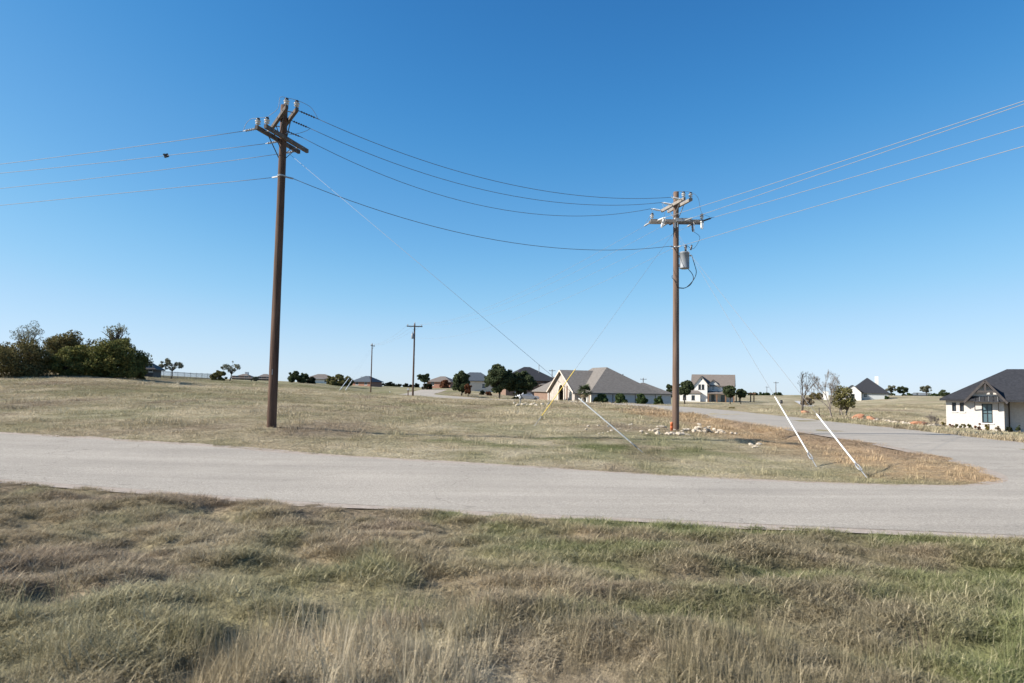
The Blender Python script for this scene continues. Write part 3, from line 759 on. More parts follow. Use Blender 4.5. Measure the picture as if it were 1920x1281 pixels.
# ---- plain line poles
def line_pole(base, h, label, arm_dir=None, tank=False, r=.15):
    t = thing('utility_pole', label, 'utility pole', tuple(base), 0, 'wooden utility poles')
    shaft(t, h, r, r*.72, M_POLE, 9)
    if arm_dir is not None:
        u = V3((*arm_dir, 0)); u /= np.linalg.norm(u); w = V3((u[1], -u[0], 0))
        crossarm(t, (0, 0, 0), u[:2], 1.25, .16, h-.45, M_ARM, .12, .16)
        for e in (-1, 1):
            brace(t, tuple(w*.16+u*e*.75+V3((0, 0, h-.52))), tuple(w*.16+V3((0, 0, h-1.15))), M_DARKM)
            pin_insulator(t, tuple(w*.16+u*e*1.1+V3((0, 0, h-.37))), cap=False)
        pin_insulator(t, (0, 0, h), cap=False)
    if tank:
        tk = MB().lathe([(.2, 0), (.23, .05), (.23, .75), (.12, .86), (0, .87)], 14, (-.22, -.34, h-2.45)).build('transformer', M_TANK, t, True)
        MB().lathe([(.03, 0), (.06, .1), (.03, .3)], 8, (-.22, -.34, h-1.6)).build('bushing', M_PORCD, tk, True)
    return t
def base_at(px, py, Y):
    p = atY(px, py, Y); p[2] = Hs(p[0], p[1]); return p
b3 = base_at(774, 743, 109); z3 = atY(777, 607, 109)[2]
line_pole(b3, z3-b3[2], 'slim utility pole with a single crossarm and small grey transformer beside the far road bend', (1, .1), True, .16)
b4 = base_at(695, 737, 161); z4 = atY(697, 645, 161)[2]
line_pole(b4, z4-b4[2], 'bare distant utility pole seen edge on with no crossarm showing, alone in the dry field', (.15, 1), False, .15)
bL = np.array([-51.0, 40.0, Hs(-51, 40)]); line_pole(bL, 11.3, 'utility pole ending the overhead line that leaves the dark pole', (.335, .942))
bR = np.array([30.4, -12.0, Hs(30.4, -12)]); line_pole(bR, 11.3, 'utility pole behind the viewpoint holding the right hand overhead line', (.893, .45))
for px, py0, py1, Y, lb in ((1035, 716, 693, 250, 'tiny far pole rising behind the brown ridge of the brick house'), (1206, 722, 709, 255, 'tiny far pole showing over the long grey roof'),
                            (1455, 745, 726, 300, 'tiny far pole standing on the bare skyline field'), (1438, 744, 733, 420, 'very small far pole beyond the skyline field')):
    p = base_at(px, py0, Y); zt = atY(px, py1, Y)[2]
    line_pole(p, max(6, zt-p[2]), lb, (1, .2), False, .16)

# ---- overhead wires
tgtL = [(308, ), (325, ), (353.5, ), (385, )]
wl_ = V3((.335, .942, 0))
zLt = bL[2]+11.3
endL = [bL+V3((*(wl_[:2]*e), 0)) for e in (-1.1, 0, 1.1)]
names = ('nearest', 'middle', 'rear')
for q in range(3):
    e = endL[q].copy(); e[2] = zLt-.1 if q != 1 else zLt+.2
    wire(startL[q], e, fit_sag(startL[q], e, 2, tgtL[q][0]), 'pale overhead wire running left from the %s end of the lower crossarms' % names[q] if q != 1 else 'pale overhead wire running left from the middle of the crossarms, a dark clamp on it', .010, group='overhead wires')
e = bL.copy(); e[2] = zLt-2.3
wire(startLN, e, fit_sag(startLN, e, 2, 385), 'lowest pale wire running left, clamped to the bare shaft below the crossarms', .010, group='overhead wires')
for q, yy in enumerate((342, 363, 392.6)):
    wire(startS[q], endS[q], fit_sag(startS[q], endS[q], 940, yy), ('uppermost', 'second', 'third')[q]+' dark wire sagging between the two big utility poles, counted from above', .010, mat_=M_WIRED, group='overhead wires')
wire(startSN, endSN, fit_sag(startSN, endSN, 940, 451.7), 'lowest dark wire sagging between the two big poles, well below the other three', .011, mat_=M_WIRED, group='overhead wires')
wr = V3((.893, .45, 0))
for q, (e_, yy) in enumerate(((-1.1, 190), (0, 198), (1.1, 238))):
    e = bR+wr*e_; e[2] = bR[2]+11.2
    wire(startR[q], e, fit_sag(startR[q], e, 1915, yy), ('uppermost pale wire climbing right from the transformer pole', 'second pale wire climbing right, close under the uppermost one', 'third pale wire climbing right from the right tip of the crossarm')[q], .010, group='overhead wires')
e = bR.copy(); e[2] = bR[2]+9.3
wire(startRN, e, fit_sag(startRN, e, 1915, 277), 'lowest pale wire climbing right from the transformer pole, starting level with the transformer top', .010, group='overhead wires')
for q, e_ in enumerate((-1.1, 0, 1.1)):
    e = b3+V3((e_, .1*e_, 0)); e[2] = z3-.1+(.3 if q == 1 else 0)
    wire(startB[q], e, 1.6, 'faint wire receding from the transformer pole to the small far pole, %s of three' % ('left', 'middle', 'right')[q], .0055, group='overhead wires')
e = b3.copy(); e[2] = z3-2.2
wire(startBN, e, 1.6, 'faint lowest wire receding to the small far pole below its crossarm', .0055, group='overhead wires')
for q, e_ in enumerate((-1.0, 0, 1.0)):
    s0 = b3+V3((e_, .1*e_, 0)); s0[2] = z3-.1
    e = b4+V3((.15*e_, e_, 0)); e[2] = z4-.1-.05*q
    wire(s0, e, .9, 'very faint wire between the two slim far poles, %s of three' % ('left', 'middle', 'right')[q], .010, group='overhead wires')
# clamp on the second left wire
sg = wire_pts(startL[1], np.r_[endL[1][:2], zLt+.2], fit_sag(startL[1], np.r_[endL[1][:2], zLt+.2], 2, 325), 400)
cp = min(sg, key=lambda p: abs(proj(p)[0]-311))
cl = MB()
cl.add([( -.10, 0, -.01), (.0, .03, .06), (.0, -.03, .06), (-.01, 0, -.07)], [(0,1,2),(0,2,3),(0,3,1),(1,3,2)])
cl.beam((-.115, 0, .045), (-.03, 0, .05), .05, .05); cl.beam((.0, 0, -.01), (.09, .01, .03), .075, .13); cl.beam((-.06, 0, -.05), (.01, 0, -.07), .05, .06)
tag(cl.build('wire_clamp', M_CABLE, None, False, None), 'small dark clamp fixed on an overhead wire left of the tall pole', 'clamp').location = tuple(cp)

# ---- guy wires with plastic guards
def guy(att, anc, frac, mat_, label, r=.022, yb=.0):
    att, anc = V3(att), V3(anc); d = (att-anc)/np.linalg.norm(att-anc); L = np.linalg.norm(att-anc)
    t = thing('guy_wire', label, 'guy wire', tuple(anc), 0, 'down guys of the poles')
    z0 = V3((0, 0, 0))
    MB().tube([z0-d*.3, z0+d*.42], .013, 6).build('anchor_rod', M_GALV, t, True)
    e = MB(); side = np.cross(d, (0, 0, 1)); side /= np.linalg.norm(side)
    e.tube([d*.28, d*.36+side*.045, d*.50+side*.045, d*.6], .016, 6); e.tube([d*.28, d*.36-side*.045, d*.50-side*.045, d*.6], .016, 6)
    e.build('turnbuckle', M_GALV, t, True)
    MB().tube([d*.5, d*L], .0055, 6).build('strand', M_WIRE, t, True)
    MB().tube([d*.60, d*.62, d*(L*frac-.04), d*L*frac], [r*.8, r, r, r*.8], 10).build('guard', mat_, t, True)
def frac_for(att, anc, px):
    att, anc = V3(att), V3(anc)
    return min(np.linspace(.03, .6, 300), key=lambda f: abs(proj(anc+(att-anc)*f)[0]-px))
def frac_y(att, anc, py):
    att, anc = V3(att), V3(anc)
    return min(np.linspace(.03, .6, 300), key=lambda f: abs(proj(anc+(att-anc)*f)[1]-py))
A = b1+V3((.13, .02, 10.25-b1[2])); B = G(1207, 850); guy(A, B, frac_for(A, B, 1085), M_GUARDW, 'long guy wire with white plastic guard slanting down to the right from the dark pole')
A = b2+V3((-.13, .02, 9.25-b2[2])); B = G(1002, 799); guy(A, B, frac_y(A, B, 692), M_GUARDY, 'guy wire with yellow plastic guard leaning left in front of the arched house', .018)
A = b2+V3((.09, -.12, 9.15-b2[2])); B = G(1531, 876); guy(A, B, frac_y(A, B, 744), M_GUARDW, 'steeper white guarded guy wire right of the transformer pole, nearer to the rubble')
A = b2+V3((.11, -.11, 8.9-b2[2])); B = G(1626, 897); guy(A, B, frac_y(A, B, 776), M_GUARDW, 'white guarded guy wire anchored at the road edge in the warm dry grass')
# the two small white guards far off
for q, px in enumerate((636, 647)):
    B = G(px, 733); A = b4+V3((0, 0, z4-b4[2]-.8))
    if q: A[2] -= .5
    guy(A, B, .22, M_GUARDW, 'small pale guarded guy wire of the bare far pole, one of two', .06)
# orange conduit stub at the foot of pole two
oc = base_at(1259.5, 811, 31.9)
o = thing('conduit_stub', 'short orange plastic pipe standing against the foot of the transformer pole', 'pipe', tuple(oc))
MB().lathe([(.062, -.1), (.062, .36), (.07, .365), (.07, .42), (.05, .45), (0, .455)], 14).build('pipe', M_ORANGE, o, True)
MB().lathe([(.066, .0), (.068, .01), (.068, .06), (.066, .07)], 14, (0, 0, .18)).build('collar', M_ORANGE, o, True)

# ------------------------------------------------------------------ stones
rock_meshes = {}
def rock_mesh(kind, k, mat_):
    key = (kind, k)
    if key in rock_meshes: return rock_meshes[key]
    bm = bmesh.new(); bmesh.ops.create_icosphere(bm, subdivisions=2 if kind == 'boulder' else 1, radius=1)
    g = np.random.default_rng(100+k); sh = V3((1, .6+.5*g.random(), .5+.35*g.random()))
    pl = g.normal(size=(7, 3)); pl /= np.linalg.norm(pl, axis=1)[:, None]
    for v in bm.verts:
        p = V3(v.co)
        for q in pl:
            dd = p@q
            if dd > .62: p = p-q*(dd-.62)*.9
        p = p*(1+.08*g.standard_normal()); v.co = Vector(p*sh)
    me_ = bpy.data.meshes.new('rock'); bm.to_mesh(me_); bm.free(); me_.materials.append(mat_)
    if kind == 'slab': me_.transform(Matrix.Diagonal((1, .55, .35, 1)))
    rock_meshes[key] = me_; return me_
def rock(name, kind, x, y, s, mat_, label, cat='rock', group=None, sink=.3, z=None):
    o = bpy.data.objects.new(name, rock_mesh(kind, random.randrange(6), mat_)); COL.objects.link(o)
    o.scale = (s*(.8+.4*random.random()), s*(.8+.4*random.random()), s*(.7+.4*random.random()))
    o.rotation_euler = (random.uniform(-.3, .3), random.uniform(-.3, .3), random.uniform(0, 6.28))
    o.location = (x, y, (Hs(x, y) if z is None else z)+s*.5*(1-sink))
    return tag(o, label, cat, group)
c1, c2 = G(1322, 812), G(1262, 816)
for q in range(46):                                           # heap right of the pole
    t = random.random(); x = c1[0]+random.gauss(0, .62); y = c1[1]+random.gauss(0, .32)
    hgt = .42*math.exp(-((x-c1[0]+.15)/.62)**2-((y-c1[1])/.34)**2)
    rock('limestone_rock', 'rock', x, y, random.uniform(.07, .17), M_STONE, 'pale limestone rock in the heap to the right of the transformer pole', 'rock', 'rubble heap', .25, Hs(x, y)+hgt*random.random())
for q in range(24):
    x = c2[0]+random.gauss(-.1, .42); y = c2[1]+random.gauss(0, .16)
    rock('limestone_rock', 'rock', x, y, random.uniform(.06, .16), M_STONE, 'pale limestone rock lying in front of the transformer pole foot', 'rock', 'rubble at pole foot', .3)
for px, py, s in ((1240, 806, .36), (1232, 808, .2)):
    p = G(px, py); r_o = rock('limestone_slab', 'slab', p[0], p[1], s, M_STONE, 'flat pale limestone slab beside the orange pipe, %s one' % ('longer' if s > .3 else 'shorter'), 'slab', None, .2); r_o.rotation_euler = (0, 0, .1)
for px, py, s in ((1408, 836, .11), (1416, 839, .10), (1423, 835, .13), (1412, 841, .07)):
    p = G(px, py); rock('limestone_rock', 'rock', p[0], p[1], s, M_STONE, 'white stone in the small cluster on green grass under the guy wires', 'rock', 'white stone cluster')
for q in range(26):
    p = G(random.uniform(1085, 1235), random.uniform(797, 815)); rock('limestone_rock', 'rock', p[0], p[1], random.uniform(.05, .11), M_STONE, 'small flat limestone fragment scattered in the grass left of the rubble', 'rock', 'scattered fragments', .45)
for q in range(16):
    p = G(random.uniform(962, 1030), random.uniform(757, 763)); rock('limestone_rock', 'rock', p[0], p[1], random.uniform(.15, .32), M_STONE, 'limestone rock in the row by the far road bend marker', 'rock', 'rocks by the bend')
for px, py, s, lb in ((1609, 788, .62, 'large red sandstone boulder in the roadside pair'), (1633, 789, .42, 'smaller red sandstone boulder in the roadside pair'), (1724, 800, .5, 'red sandstone boulder standing alone at the end of the grey stone row'),
                      (1510, 777, .5, 'weathered pinkish boulder at the foot of the bare tree')):
    p = G(px, py); rock('sandstone_boulder', 'boulder', p[0], p[1], s, M_REDROCK, lb, 'boulder', None, .35)
for q in range(44):
    t = random.random(); p = G(1640+t*72, 789+t*10+random.gauss(0, 1.2)); rock('field_stone', 'rock', p[0], p[1], random.uniform(.10, .24), M_STONEG, 'grey field stone in the row lining the side street', 'stone', 'grey stone row')
for px, py in ((1736, 801), (1749, 803), (1757, 802)):
    p = G(px, py); rock('limestone_slab', 'slab', p[0], p[1], .5, M_STONE, 'pale edging slab before the shrubs of the white brick house', 'slab', 'edging slabs', .3)

# ------------------------------------------------------------------ houses
def win_mat(name, c): return mat(name, c, tuple(x*1.4 for x in c), 1.5, .12, spec=.6)
M_GLASS = win_mat('window_glass', (.035, .045, .055)); M_GLASSB = win_mat('blue_window_glass', (.09, .14, .16))
M_FRAME = mat('dark_window_frame', (.03, .028, .03), None, 3, .5); M_FRAMEW = mat('white_window_frame', (.72, .71, .68), None, 3, .5)
M_BRICKW = mat('white_brick', (.56, .52, .48), (.66, .62, .58), 7, .85, bump=.25, bscale=20)
M_SHING = mat('charcoal_shingle', (.022, .023, .028), (.045, .046, .053), 5, .9, (1, 1, 3), bump=.4, bscale=14)
M_SHINGG = mat('grey_shingle', (.140, .124, .110), (.21, .188, .168), 2.2, .92, (1, 1, 3), bump=.4, bscale=9, detail=7)
M_SHINGB = mat('brown_shingle', (.15, .125, .11), (.20, .17, .15), 2, .92, (1, 1, 3), bump=.4, bscale=8)
M_TRIM = mat('dark_timber_trim', (.055, .047, .045), (.085, .075, .072), 5, .7)
M_TRIMW = mat('white_trim', (.70, .68, .64), (.76, .74, .70), 4, .7)
M_STONEW = mat('cream_stone_cladding', (.56, .47, .38), (.70, .62, .53), 3.5, .9, bump=.4)
M_BRICKB = mat('brown_brick', (.17, .11, .082), (.24, .16, .122), 4, .9, bump=.3)
M_BRICKR = mat('red_brick', (.30, .15, .105), (.38, .21, .15), 4, .9, bump=.3)
M_SIDING = mat('grey_siding', (.42, .43, .43), (.48, .49, .49), 3, .85)
M_STUCCO = mat('white_stucco', (.70, .67, .62), (.78, .75, .71), 3, .88)
M_AWN = mat('dark_metal_awning', (.05, .05, .053), (.075, .075, .08), 5, .45, metallic=.3)
M_POST = mat('cedar_post', (.16, .085, .05), (.22, .13, .08), 4, .8)
M_BRONZE = mat('slate_blue_shingle', (.06, .075, .09), (.09, .105, .125), 3, .9)

def hip(mb, x0, x1, y0, y1, z, rise, ridge, over=.4, th=.16):
    """closed hip roof; ridge = ((xa,ya),(xb,yb))"""
    a, b, c, d = (x0-over, y0-over), (x1+over, y0-over), (x1+over, y1+over), (x0-over, y1+over)
    v = [(*p, z-th) for p in (a, b, c, d)]+[(*p, z) for p in (a, b, c, d)]+[(*ridge[0], z+rise), (*ridge[1], z+rise)]
    f = [(0, 3, 2, 1), (0, 1, 5, 4), (1, 2, 6, 5), (2, 3, 7, 6), (3, 0, 4, 7)]
    if abs(ridge[0][0]-ridge[1][0]) >= abs(ridge[0][1]-ridge[1][1]): f += [(4, 5, 9, 8), (5, 6, 9), (6, 7, 8, 9), (7, 4, 8)]
    else: f += [(4, 5, 8), (5, 6, 9, 8), (6, 7, 9), (7, 4, 8, 9)]
    mb.add(v, f); return mb
def gable_y(mb, x0, x1, y0, y1, z, rise, over=.3, th=.16):
    """gable whose ridge runs along y, gable ends at y0 and y1"""
    xm = (x0+x1)/2; k = rise/((x1-x0)/2); e = over*k
    v = []
    for y in (y0, y1):
        v += [(x0-over, y, z-e), (xm, y, z+rise), (x1+over, y, z-e), (x1+over, y, z-e-th), (xm, y, z+rise-th*1.25), (x0-over, y, z-e-th)]
    mb.add(v, [(0, 1, 7, 6), (1, 2, 8, 7), (2, 3, 9, 8), (3, 4, 10, 9), (4, 5, 11, 10), (5, 0, 6, 11), (0, 5, 4, 1), (1, 4, 3, 2), (6, 7, 10, 11), (7, 8, 9, 10)]); return mb
def gable_x(mb, x0, x1, y0, y1, z, rise, over=.3, th=.16):
    t = MB(); gable_y(t, y0, y1, x0, x1, z, rise, over, th)
    mb.add([(p[1], p[0], p[2]) for p in t.v], [f[::-1] for f in t.f]); return mb
class Wall:
    """wall plane with real openings; axis 'y' faces -y at y=c, axis 'x' faces -x at x=c"""
    def __init__(s, axis, c): s.a, s.c = axis, c
    def P(s, u, d, z): return (u, s.c+d, z) if s.a == 'y' else (s.c+d, u, z)
    def wall(s, mb, u0, u1, z0, z1, op=(), t=.14, peak=None):
        us = sorted({u0, u1, *[o[0] for o in op], *[o[1] for o in op]}); zs = sorted({z0, z1, *[o[2] for o in op], *[o[3] for o in op]})
        for a, b in zip(us, us[1:]):
            for c, d in zip(zs, zs[1:]):
                if any(o[0] <= (a+b)/2 <= o[1] and o[2] <= (c+d)/2 <= o[3] for o in op): continue
                mb.add([s.P(a, 0, c), s.P(b, 0, c), s.P(b, 0, d), s.P(a, 0, d)], [(0, 1, 2, 3)])
        for a, b, c, d in op:
            q = [s.P(a, 0, c), s.P(b, 0, c), s.P(b, 0, d), s.P(a, 0, d)]+[s.P(a, t, c), s.P(b, t, c), s.P(b, t, d), s.P(a, t, d)]
            mb.add(q, [(0, 4, 5, 1), (1, 5, 6, 2), (2, 6, 7, 3), (3, 7, 4, 0)])
        if peak: mb.add([s.P(u0, 0, z1), s.P(u1, 0, z1), s.P(peak[0], 0, peak[1])], [(0, 1, 2)])
    def window(s, par, o, nx=1, nz=2, fm=None, gm=None, arch=False, t=.09, sill=True, w=.06):
        a, b, c, d = o; fm = fm or M_FRAME; gm = gm or M_GLASS; f = MB()
        def bar(u0, u1, z0, z1, d0=t-.05, d1=t+.03):
            p, q = s.P(u0, d0, z0), s.P(u1, d1, z1); f.box(min(p[0], q[0]), max(p[0], q[0]), min(p[1], q[1]), max(p[1], q[1]), z0, z1)
        bar(a, b, c, c+w); bar(a, b, d-w, d); bar(a, a+w, c+w, d-w); bar(b-w, b, c+w, d-w)
        for i_ in range(1, nx): u = a+(b-a)*i_/nx; bar(u-w*.35, u+w*.35, c+w, d-w, t-.04, t+.02)
        for i_ in range(1, nz): z = c+(d-c)*i_/nz; bar(a+w, b-w, z-w*.35, z+w*.35, t-.035, t+.015)
        if arch:
            m_, r = (a+b)/2, (b-a)/2
            prv = None
            for k_ in range(13):
                an = math.pi*k_/12; p = s.P(m_+r*math.cos(an), t-.01, d+r*math.sin(an))
                if prv: f.beam(prv, p, .07, w)
                prv = p
        wo_ = f.build('window', fm, par)
        g = MB(); n_ = [s.P(a+.02, t, c+.02), s.P(b-.02, t, c+.02), s.P(b-.02, t, d-.02), s.P(a+.02, t, d-.02)]
        g.add(n_, [(0, 1, 2, 3)])
        if arch:
            pts = [s.P((a+b)/2+(b-a)/2*math.cos(math.pi*k_/12), -.012, d+(b-a)/2*math.sin(math.pi*k_/12)) for k_ in range(13)]
            g.add(pts, [tuple(range(13))])
        g.build('pane', gm, wo_)
        if sill:
            p, q = s.P(a-.08, -.05, c-.09), s.P(b+.08, .06, c); MB().box(min(p[0], q[0]), max(p[0], q[0]), min(p[1], q[1]), max(p[1], q[1]), c-.09, c-.004).build('sill', fm if sill is True else sill, wo_)
        return wo_
def front_frame(px, py, Y, z=None):
    p = atY(px, py, Y); p[2] = Hs(p[0], p[1]) if z is None else z; return p

# ---- white brick house with charcoal roof (right)
R0 = atY(1884, 808, 54); L_ = None
th1 = -math.radians(35); t1 = V3((math.cos(th1), math.sin(th1), 0))
for s_ in np.linspace(3, 6, 300):
    q = R0-t1*s_; q[2] = -1.3
    if proj(q)[0] <= 1775: break
WID = s_; L_ = R0-t1*WID; zg = -1.33
h = thing('house', 'white brick single storey house with charcoal hip roof and small timbered gable', 'house', (L_[0], L_[1], zg), th1)
ev = 2.62
W0 = Wall('y', 0); wm = MB()
wins = [(.42, .70, 1.60, 2.32), (.95, 1.23, 1.60, 2.32)]; big = (2.42, 3.12, .75, 2.28)
W0.wall(wm, 0, WID, -.4, ev, wins+[big])
gx0, gx1, gp = 1.50, WID-.02, 4.12; gm = (gx0+gx1)/2-.14
WG = Wall('y', -.012); WG.wall(wm, gx0, gx1, ev, ev+.02, (), peak=(gm, gp-.12))
W1 = Wall('y', 1.7)
wm.add([(0, 0, -.4), (0, 9, -.4), (0, 9, ev), (0, 0, ev)], [(0, 1, 2, 3)])
wm.add([(WID, 0, -.4), (WID, 1.7, -.4), (WID, 1.7, ev), (WID, 0, ev)], [(0, 1, 2, 3)])
gar = (WID+2.2, WID+4.8, 0, 2.2)
W1.wall(wm, WID, 15, -.4, ev, [gar])
wm.add([(15, 1.7, -.4), (15, 9, -.4), (15, 9, ev), (15, 1.7, ev)], [(0, 1, 2, 3)]); wm.add([(0, 9, -.4), (15, 9, -.4), (15, 9, ev), (0, 9, ev)], [(0, 1, 2, 3)])
wm.build('wall', M_BRICKW, h)
for o in wins: W0.window(h, o, 1, 1, M_FRAME, M_GLASS, sill=M_TRIMW)
wo_ = W0.window(h, big, 2, 2, M_FRAME, M_GLASSB, sill=M_TRIMW)
gd = MB(); [gd.box(gar[0], gar[1], 1.78, 1.83, .02+.55*k_, .53+.55*k_) for k_ in range(4)]; gd.build('garage_door', M_TRIM, h)
rf = MB(); hip(rf, 0, 15, 0, 8.4, ev, 2.55, ((4.2, 4.2), (10.8, 4.2)), .42).build('roof', M_SHING, h)
gr = MB(); k_ = MB(); gable_y(gr, gx0+.02, gx1-.02, -.42, 3.2, ev+.02, gp-ev, .28, .12).build('gable_roof', M_SHING, h)
tb = MB(); zc_ = ev+.62; half = (gx1-gx0)/2
tb.beam((gx0-.26, -.44, ev-.28), (gm+.14, -.44, gp-.02), .10, .17); tb.beam((gx1+.24, -.44, ev-.28), (gm+.14, -.44, gp-.02), .10, .17)
tb.build('bargeboard', M_TRIM, h)
MB().beam((gx0+.42, -.40, zc_), (gx1-.42, -.40, zc_), .09, .16).build('collar_beam', M_TRIM, h)
MB().beam((gm+.14, -.40, zc_+.08), (gm+.14, -.40, gp-.14), .10, .12, (1, 0, 0)).build('king_post', M_TRIM, h)
aw = MB(); ax0, ax1 = big[0]-.48, big[1]+.42
aw.add([(ax0, -.02, 2.86), (ax1, -.02, 2.86), (ax1, -.72, 2.46), (ax0, -.72, 2.46), (ax0, -.02, 2.81), (ax1, -.02, 2.81), (ax1, -.72, 2.40), (ax0, -.72, 2.40)],
       [(0, 3, 2, 1), (4, 5, 6, 7), (0, 1, 5, 4), (1, 2, 6, 5), (2, 3, 7, 6), (3, 0, 4, 7)])
awo = aw.build('awning', M_AWN, h)
for k_ in range(6):
    x = ax0+.06+(ax1-ax0-.12)*k_/5; MB().beam((x, -.03, 2.885), (x, -.72, 2.485), .03, .04).build('seam', M_GALV if k_ % 2 else M_AWN, awo)
for x in (ax0+.03, ax1-.03): MB().beam((x, -.68, 2.42), (x, -.03, 1.75), .06, .08).build('bracket', M_AWN, awo)
MB().tube([(WID+.35, 1.62, 2.5), (WID+.35, 1.64, 2.2), (WID+.35, 1.64, -.2)], .045, 8).build('downspout', M_TRIM, h, True)
MB().box(WID+.02, 15, 1.17, 1.29, ev-.06, ev+.06).build('gutter', M_TRIM, h)

# ---- grey roofed house with stone arches (centre)
th2 = math.radians(17); zg = -1.86
h = thing('house', 'large low house with grey shingle hip roof and pale arched stone entrance', 'house', (*atY(1108, 755, 120)[:2], zg), th2)
ev = 2.68
wm = MB(); Wy = Wall('y', 0); Wy.wall(wm, 0, 15.8, -.3, ev)
wm.add([(15.8, 0, -.3), (15.8, 7, -.3), (15.8, 7, ev), (15.8, 0, ev)], [(0, 1, 2, 3)])
wm.build('side_wall', M_SIDING, h)
for k_, x in enumerate((4.2, 8.6, 12.6)): MB().box(x-.05, x+.05, -.06, -.002, -.2, ev-.2).build('downspout', M_TRIM, h)
fm_ = MB(); Wx = Wall('x', 0); Wx.wall(fm_, 0, 20, -.3, ev, [(1.1, 1.9, .4, 2.2), (2.6, 3.3, .4, 2.2)])
fm_.build('front_wall', M_STONEW, h)
for o in ((1.1, 1.9, .4, 2.2), (2.6, 3.3, .4, 2.2)): Wx.window(h, o, 1, 2)
rf = MB(); hip(rf, 0, 13.2, 0, 18, ev, 4.75, ((5.6, 5.6), (5.6, 12.2)), .42).build('roof', M_SHINGG, h)
hip(MB(), 8.2, 15.8, .004, 7, ev+.01, 1.95, ((11.6, 3.5), (12.3, 3.5)), .425).build('wing_roof', M_SHINGG, h)
MB().tube([(8.2, 4.2, 4.0), (8.2, 4.2, 6.2)], .09, 8).build('vent_pipe', M_DARKM, h, True)
# entrance gable towards the sun
gf = MB(); WE = Wall('x', -1.6); arch = (8.6, 11.4, .0, 3.3); aw2 = (4.9, 6.3, .6, 2.2)
WE.wall(gf, 3.6, 16.4, -.3, ev+.2, [(8.6, 11.4, -.3, ev+.2), (aw2[0], aw2[1], aw2[2], aw2[3])], peak=None)
# gable field with the arched head of the porch cut out
pk, gl, gr_ = (10.0, ev+3.95), 3.6, 16.4; c0, r0 = 10.0, 1.4; n_ = 12
arcp = [(c0+r0*math.cos(math.pi*k_/n_), ev+.2+1.35*math.sin(math.pi*k_/n_)) for k_ in range(n_+1)]
poly = [(gr_, ev+.2), pk, (gl, ev+.2)]
for k_ in range(n_//2): gf.add([WE.P(*(gr_, 0, ev+.2)) if k_ == 0 else WE.P(pk[0], 0, pk[1]), WE.P(arcp[k_][0], 0, arcp[k_][1]), WE.P(arcp[k_+1][0], 0, arcp[k_+1][1])], [(0, 1, 2)])
gf.add([WE.P(gr_, 0, ev+.2), WE.P(arcp[1][0], 0, arcp[1][1]), WE.P(pk[0], 0, pk[1])], [(0, 1, 2)])
for k_ in range(n_//2, n_): gf.add([WE.P(pk[0], 0, pk[1]) if k_ < n_-1 else WE.P(gl, 0, ev+.2), WE.P(arcp[k_][0], 0, arcp[k_][1]), WE.P(arcp[k_+1][0], 0, arcp[k_+1][1])], [(0, 1, 2)])
gf.add([WE.P(gl, 0, ev+.2), WE.P(pk[0], 0, pk[1]), WE.P(arcp[n_-1][0], 0, arcp[n_-1][1])], [(0, 1, 2)])
gf.add([(-1.6, 3.6, -.3), (0, 3.6, -.3), (0, 3.6, ev), (-1.6, 3.6, ev)], [(0, 1, 2, 3)]); gf.add([(-1.6, 16.4, -.3), (0, 16.4, -.3), (0, 16.4, ev), (-1.6, 16.4, ev)], [(0, 1, 2, 3)])
gf.build('entrance_wall', mat('tan_stone_front', (.31, .272, .24), (.43, .385, .345), 1.6, .9, bump=.4), h)
WE.window(h, aw2, 2, 2, M_FRAME, M_GLASS, True)
ar = MB(); prv = None
for k_ in range(n_+1):
    p = WE.P(arcp[k_][0], -.05, arcp[k_][1])
    if prv: ar.beam(prv, p, .28, .34)
    prv = p
for u in (8.5, 11.5): ar.beam(WE.P(u, -.05, -.3), WE.P(u, -.05, ev+.2), .34, .3, (1, 0, 0))
ar.build('stone_arch', M_STONEW, h)
MB().beam(WE.P(7.3, -.02, -.3), WE.P(7.3, -.02, ev+1.2), .55, .1, (1, 0, 0)).build('stone_pier', M_BRICKB, h)
MB().box(-.08, -.02, 8.9, 11.1, 0, 2.6).build('front_door', M_BRICKB, h)
gable_x(MB(), -2.1, 5.2, 3.6, 16.4, ev+.2, 3.95, .45, .2).build('entrance_roof', M_SHINGG, h)
tb = MB(); tb.beam((-2.13, 3.1, ev-.1), (-2.13, 10, ev+4.05), .12, .22); tb.beam((-2.13, 16.9, ev-.1), (-2.13, 10, ev+4.05), .12, .22); tb.build('bargeboard', M_STONEW, h)
for y in (.5, 1.0, 3.0): MB().box(-.5, -.2, y, y+.3, -.3, ev-.1).build('porch_column', M_TRIMW, h)
# left wing with brick walls
lw = MB(); WL = Wall('x', -.6); WL.wall(lw, 17.6, 29, -.3, ev)
lw.add([(-.6, 17.6, -.3), (9, 17.6, -.3), (9, 17.6, ev), (-.6, 17.6, ev)], [(0, 1, 2, 3)]); lw.add([(-.6, 29, -.3), (9, 29, -.3), (9, 29, ev), (-.6, 29, ev)], [(0, 1, 2, 3)])
lw.build('garage_wall', M_BRICKB, h)
hip(MB(), -.6, 9, 17.4, 29, ev, 3.4, ((4.2, 20), (4.2, 24.2)), .42).build('garage_roof', M_SHINGG, h)
for y in (18.2, 19.4): MB().box(-.85, -.62, y, y+.28, -.3, ev-.1).build('porch_column', M_TRIMW, h)

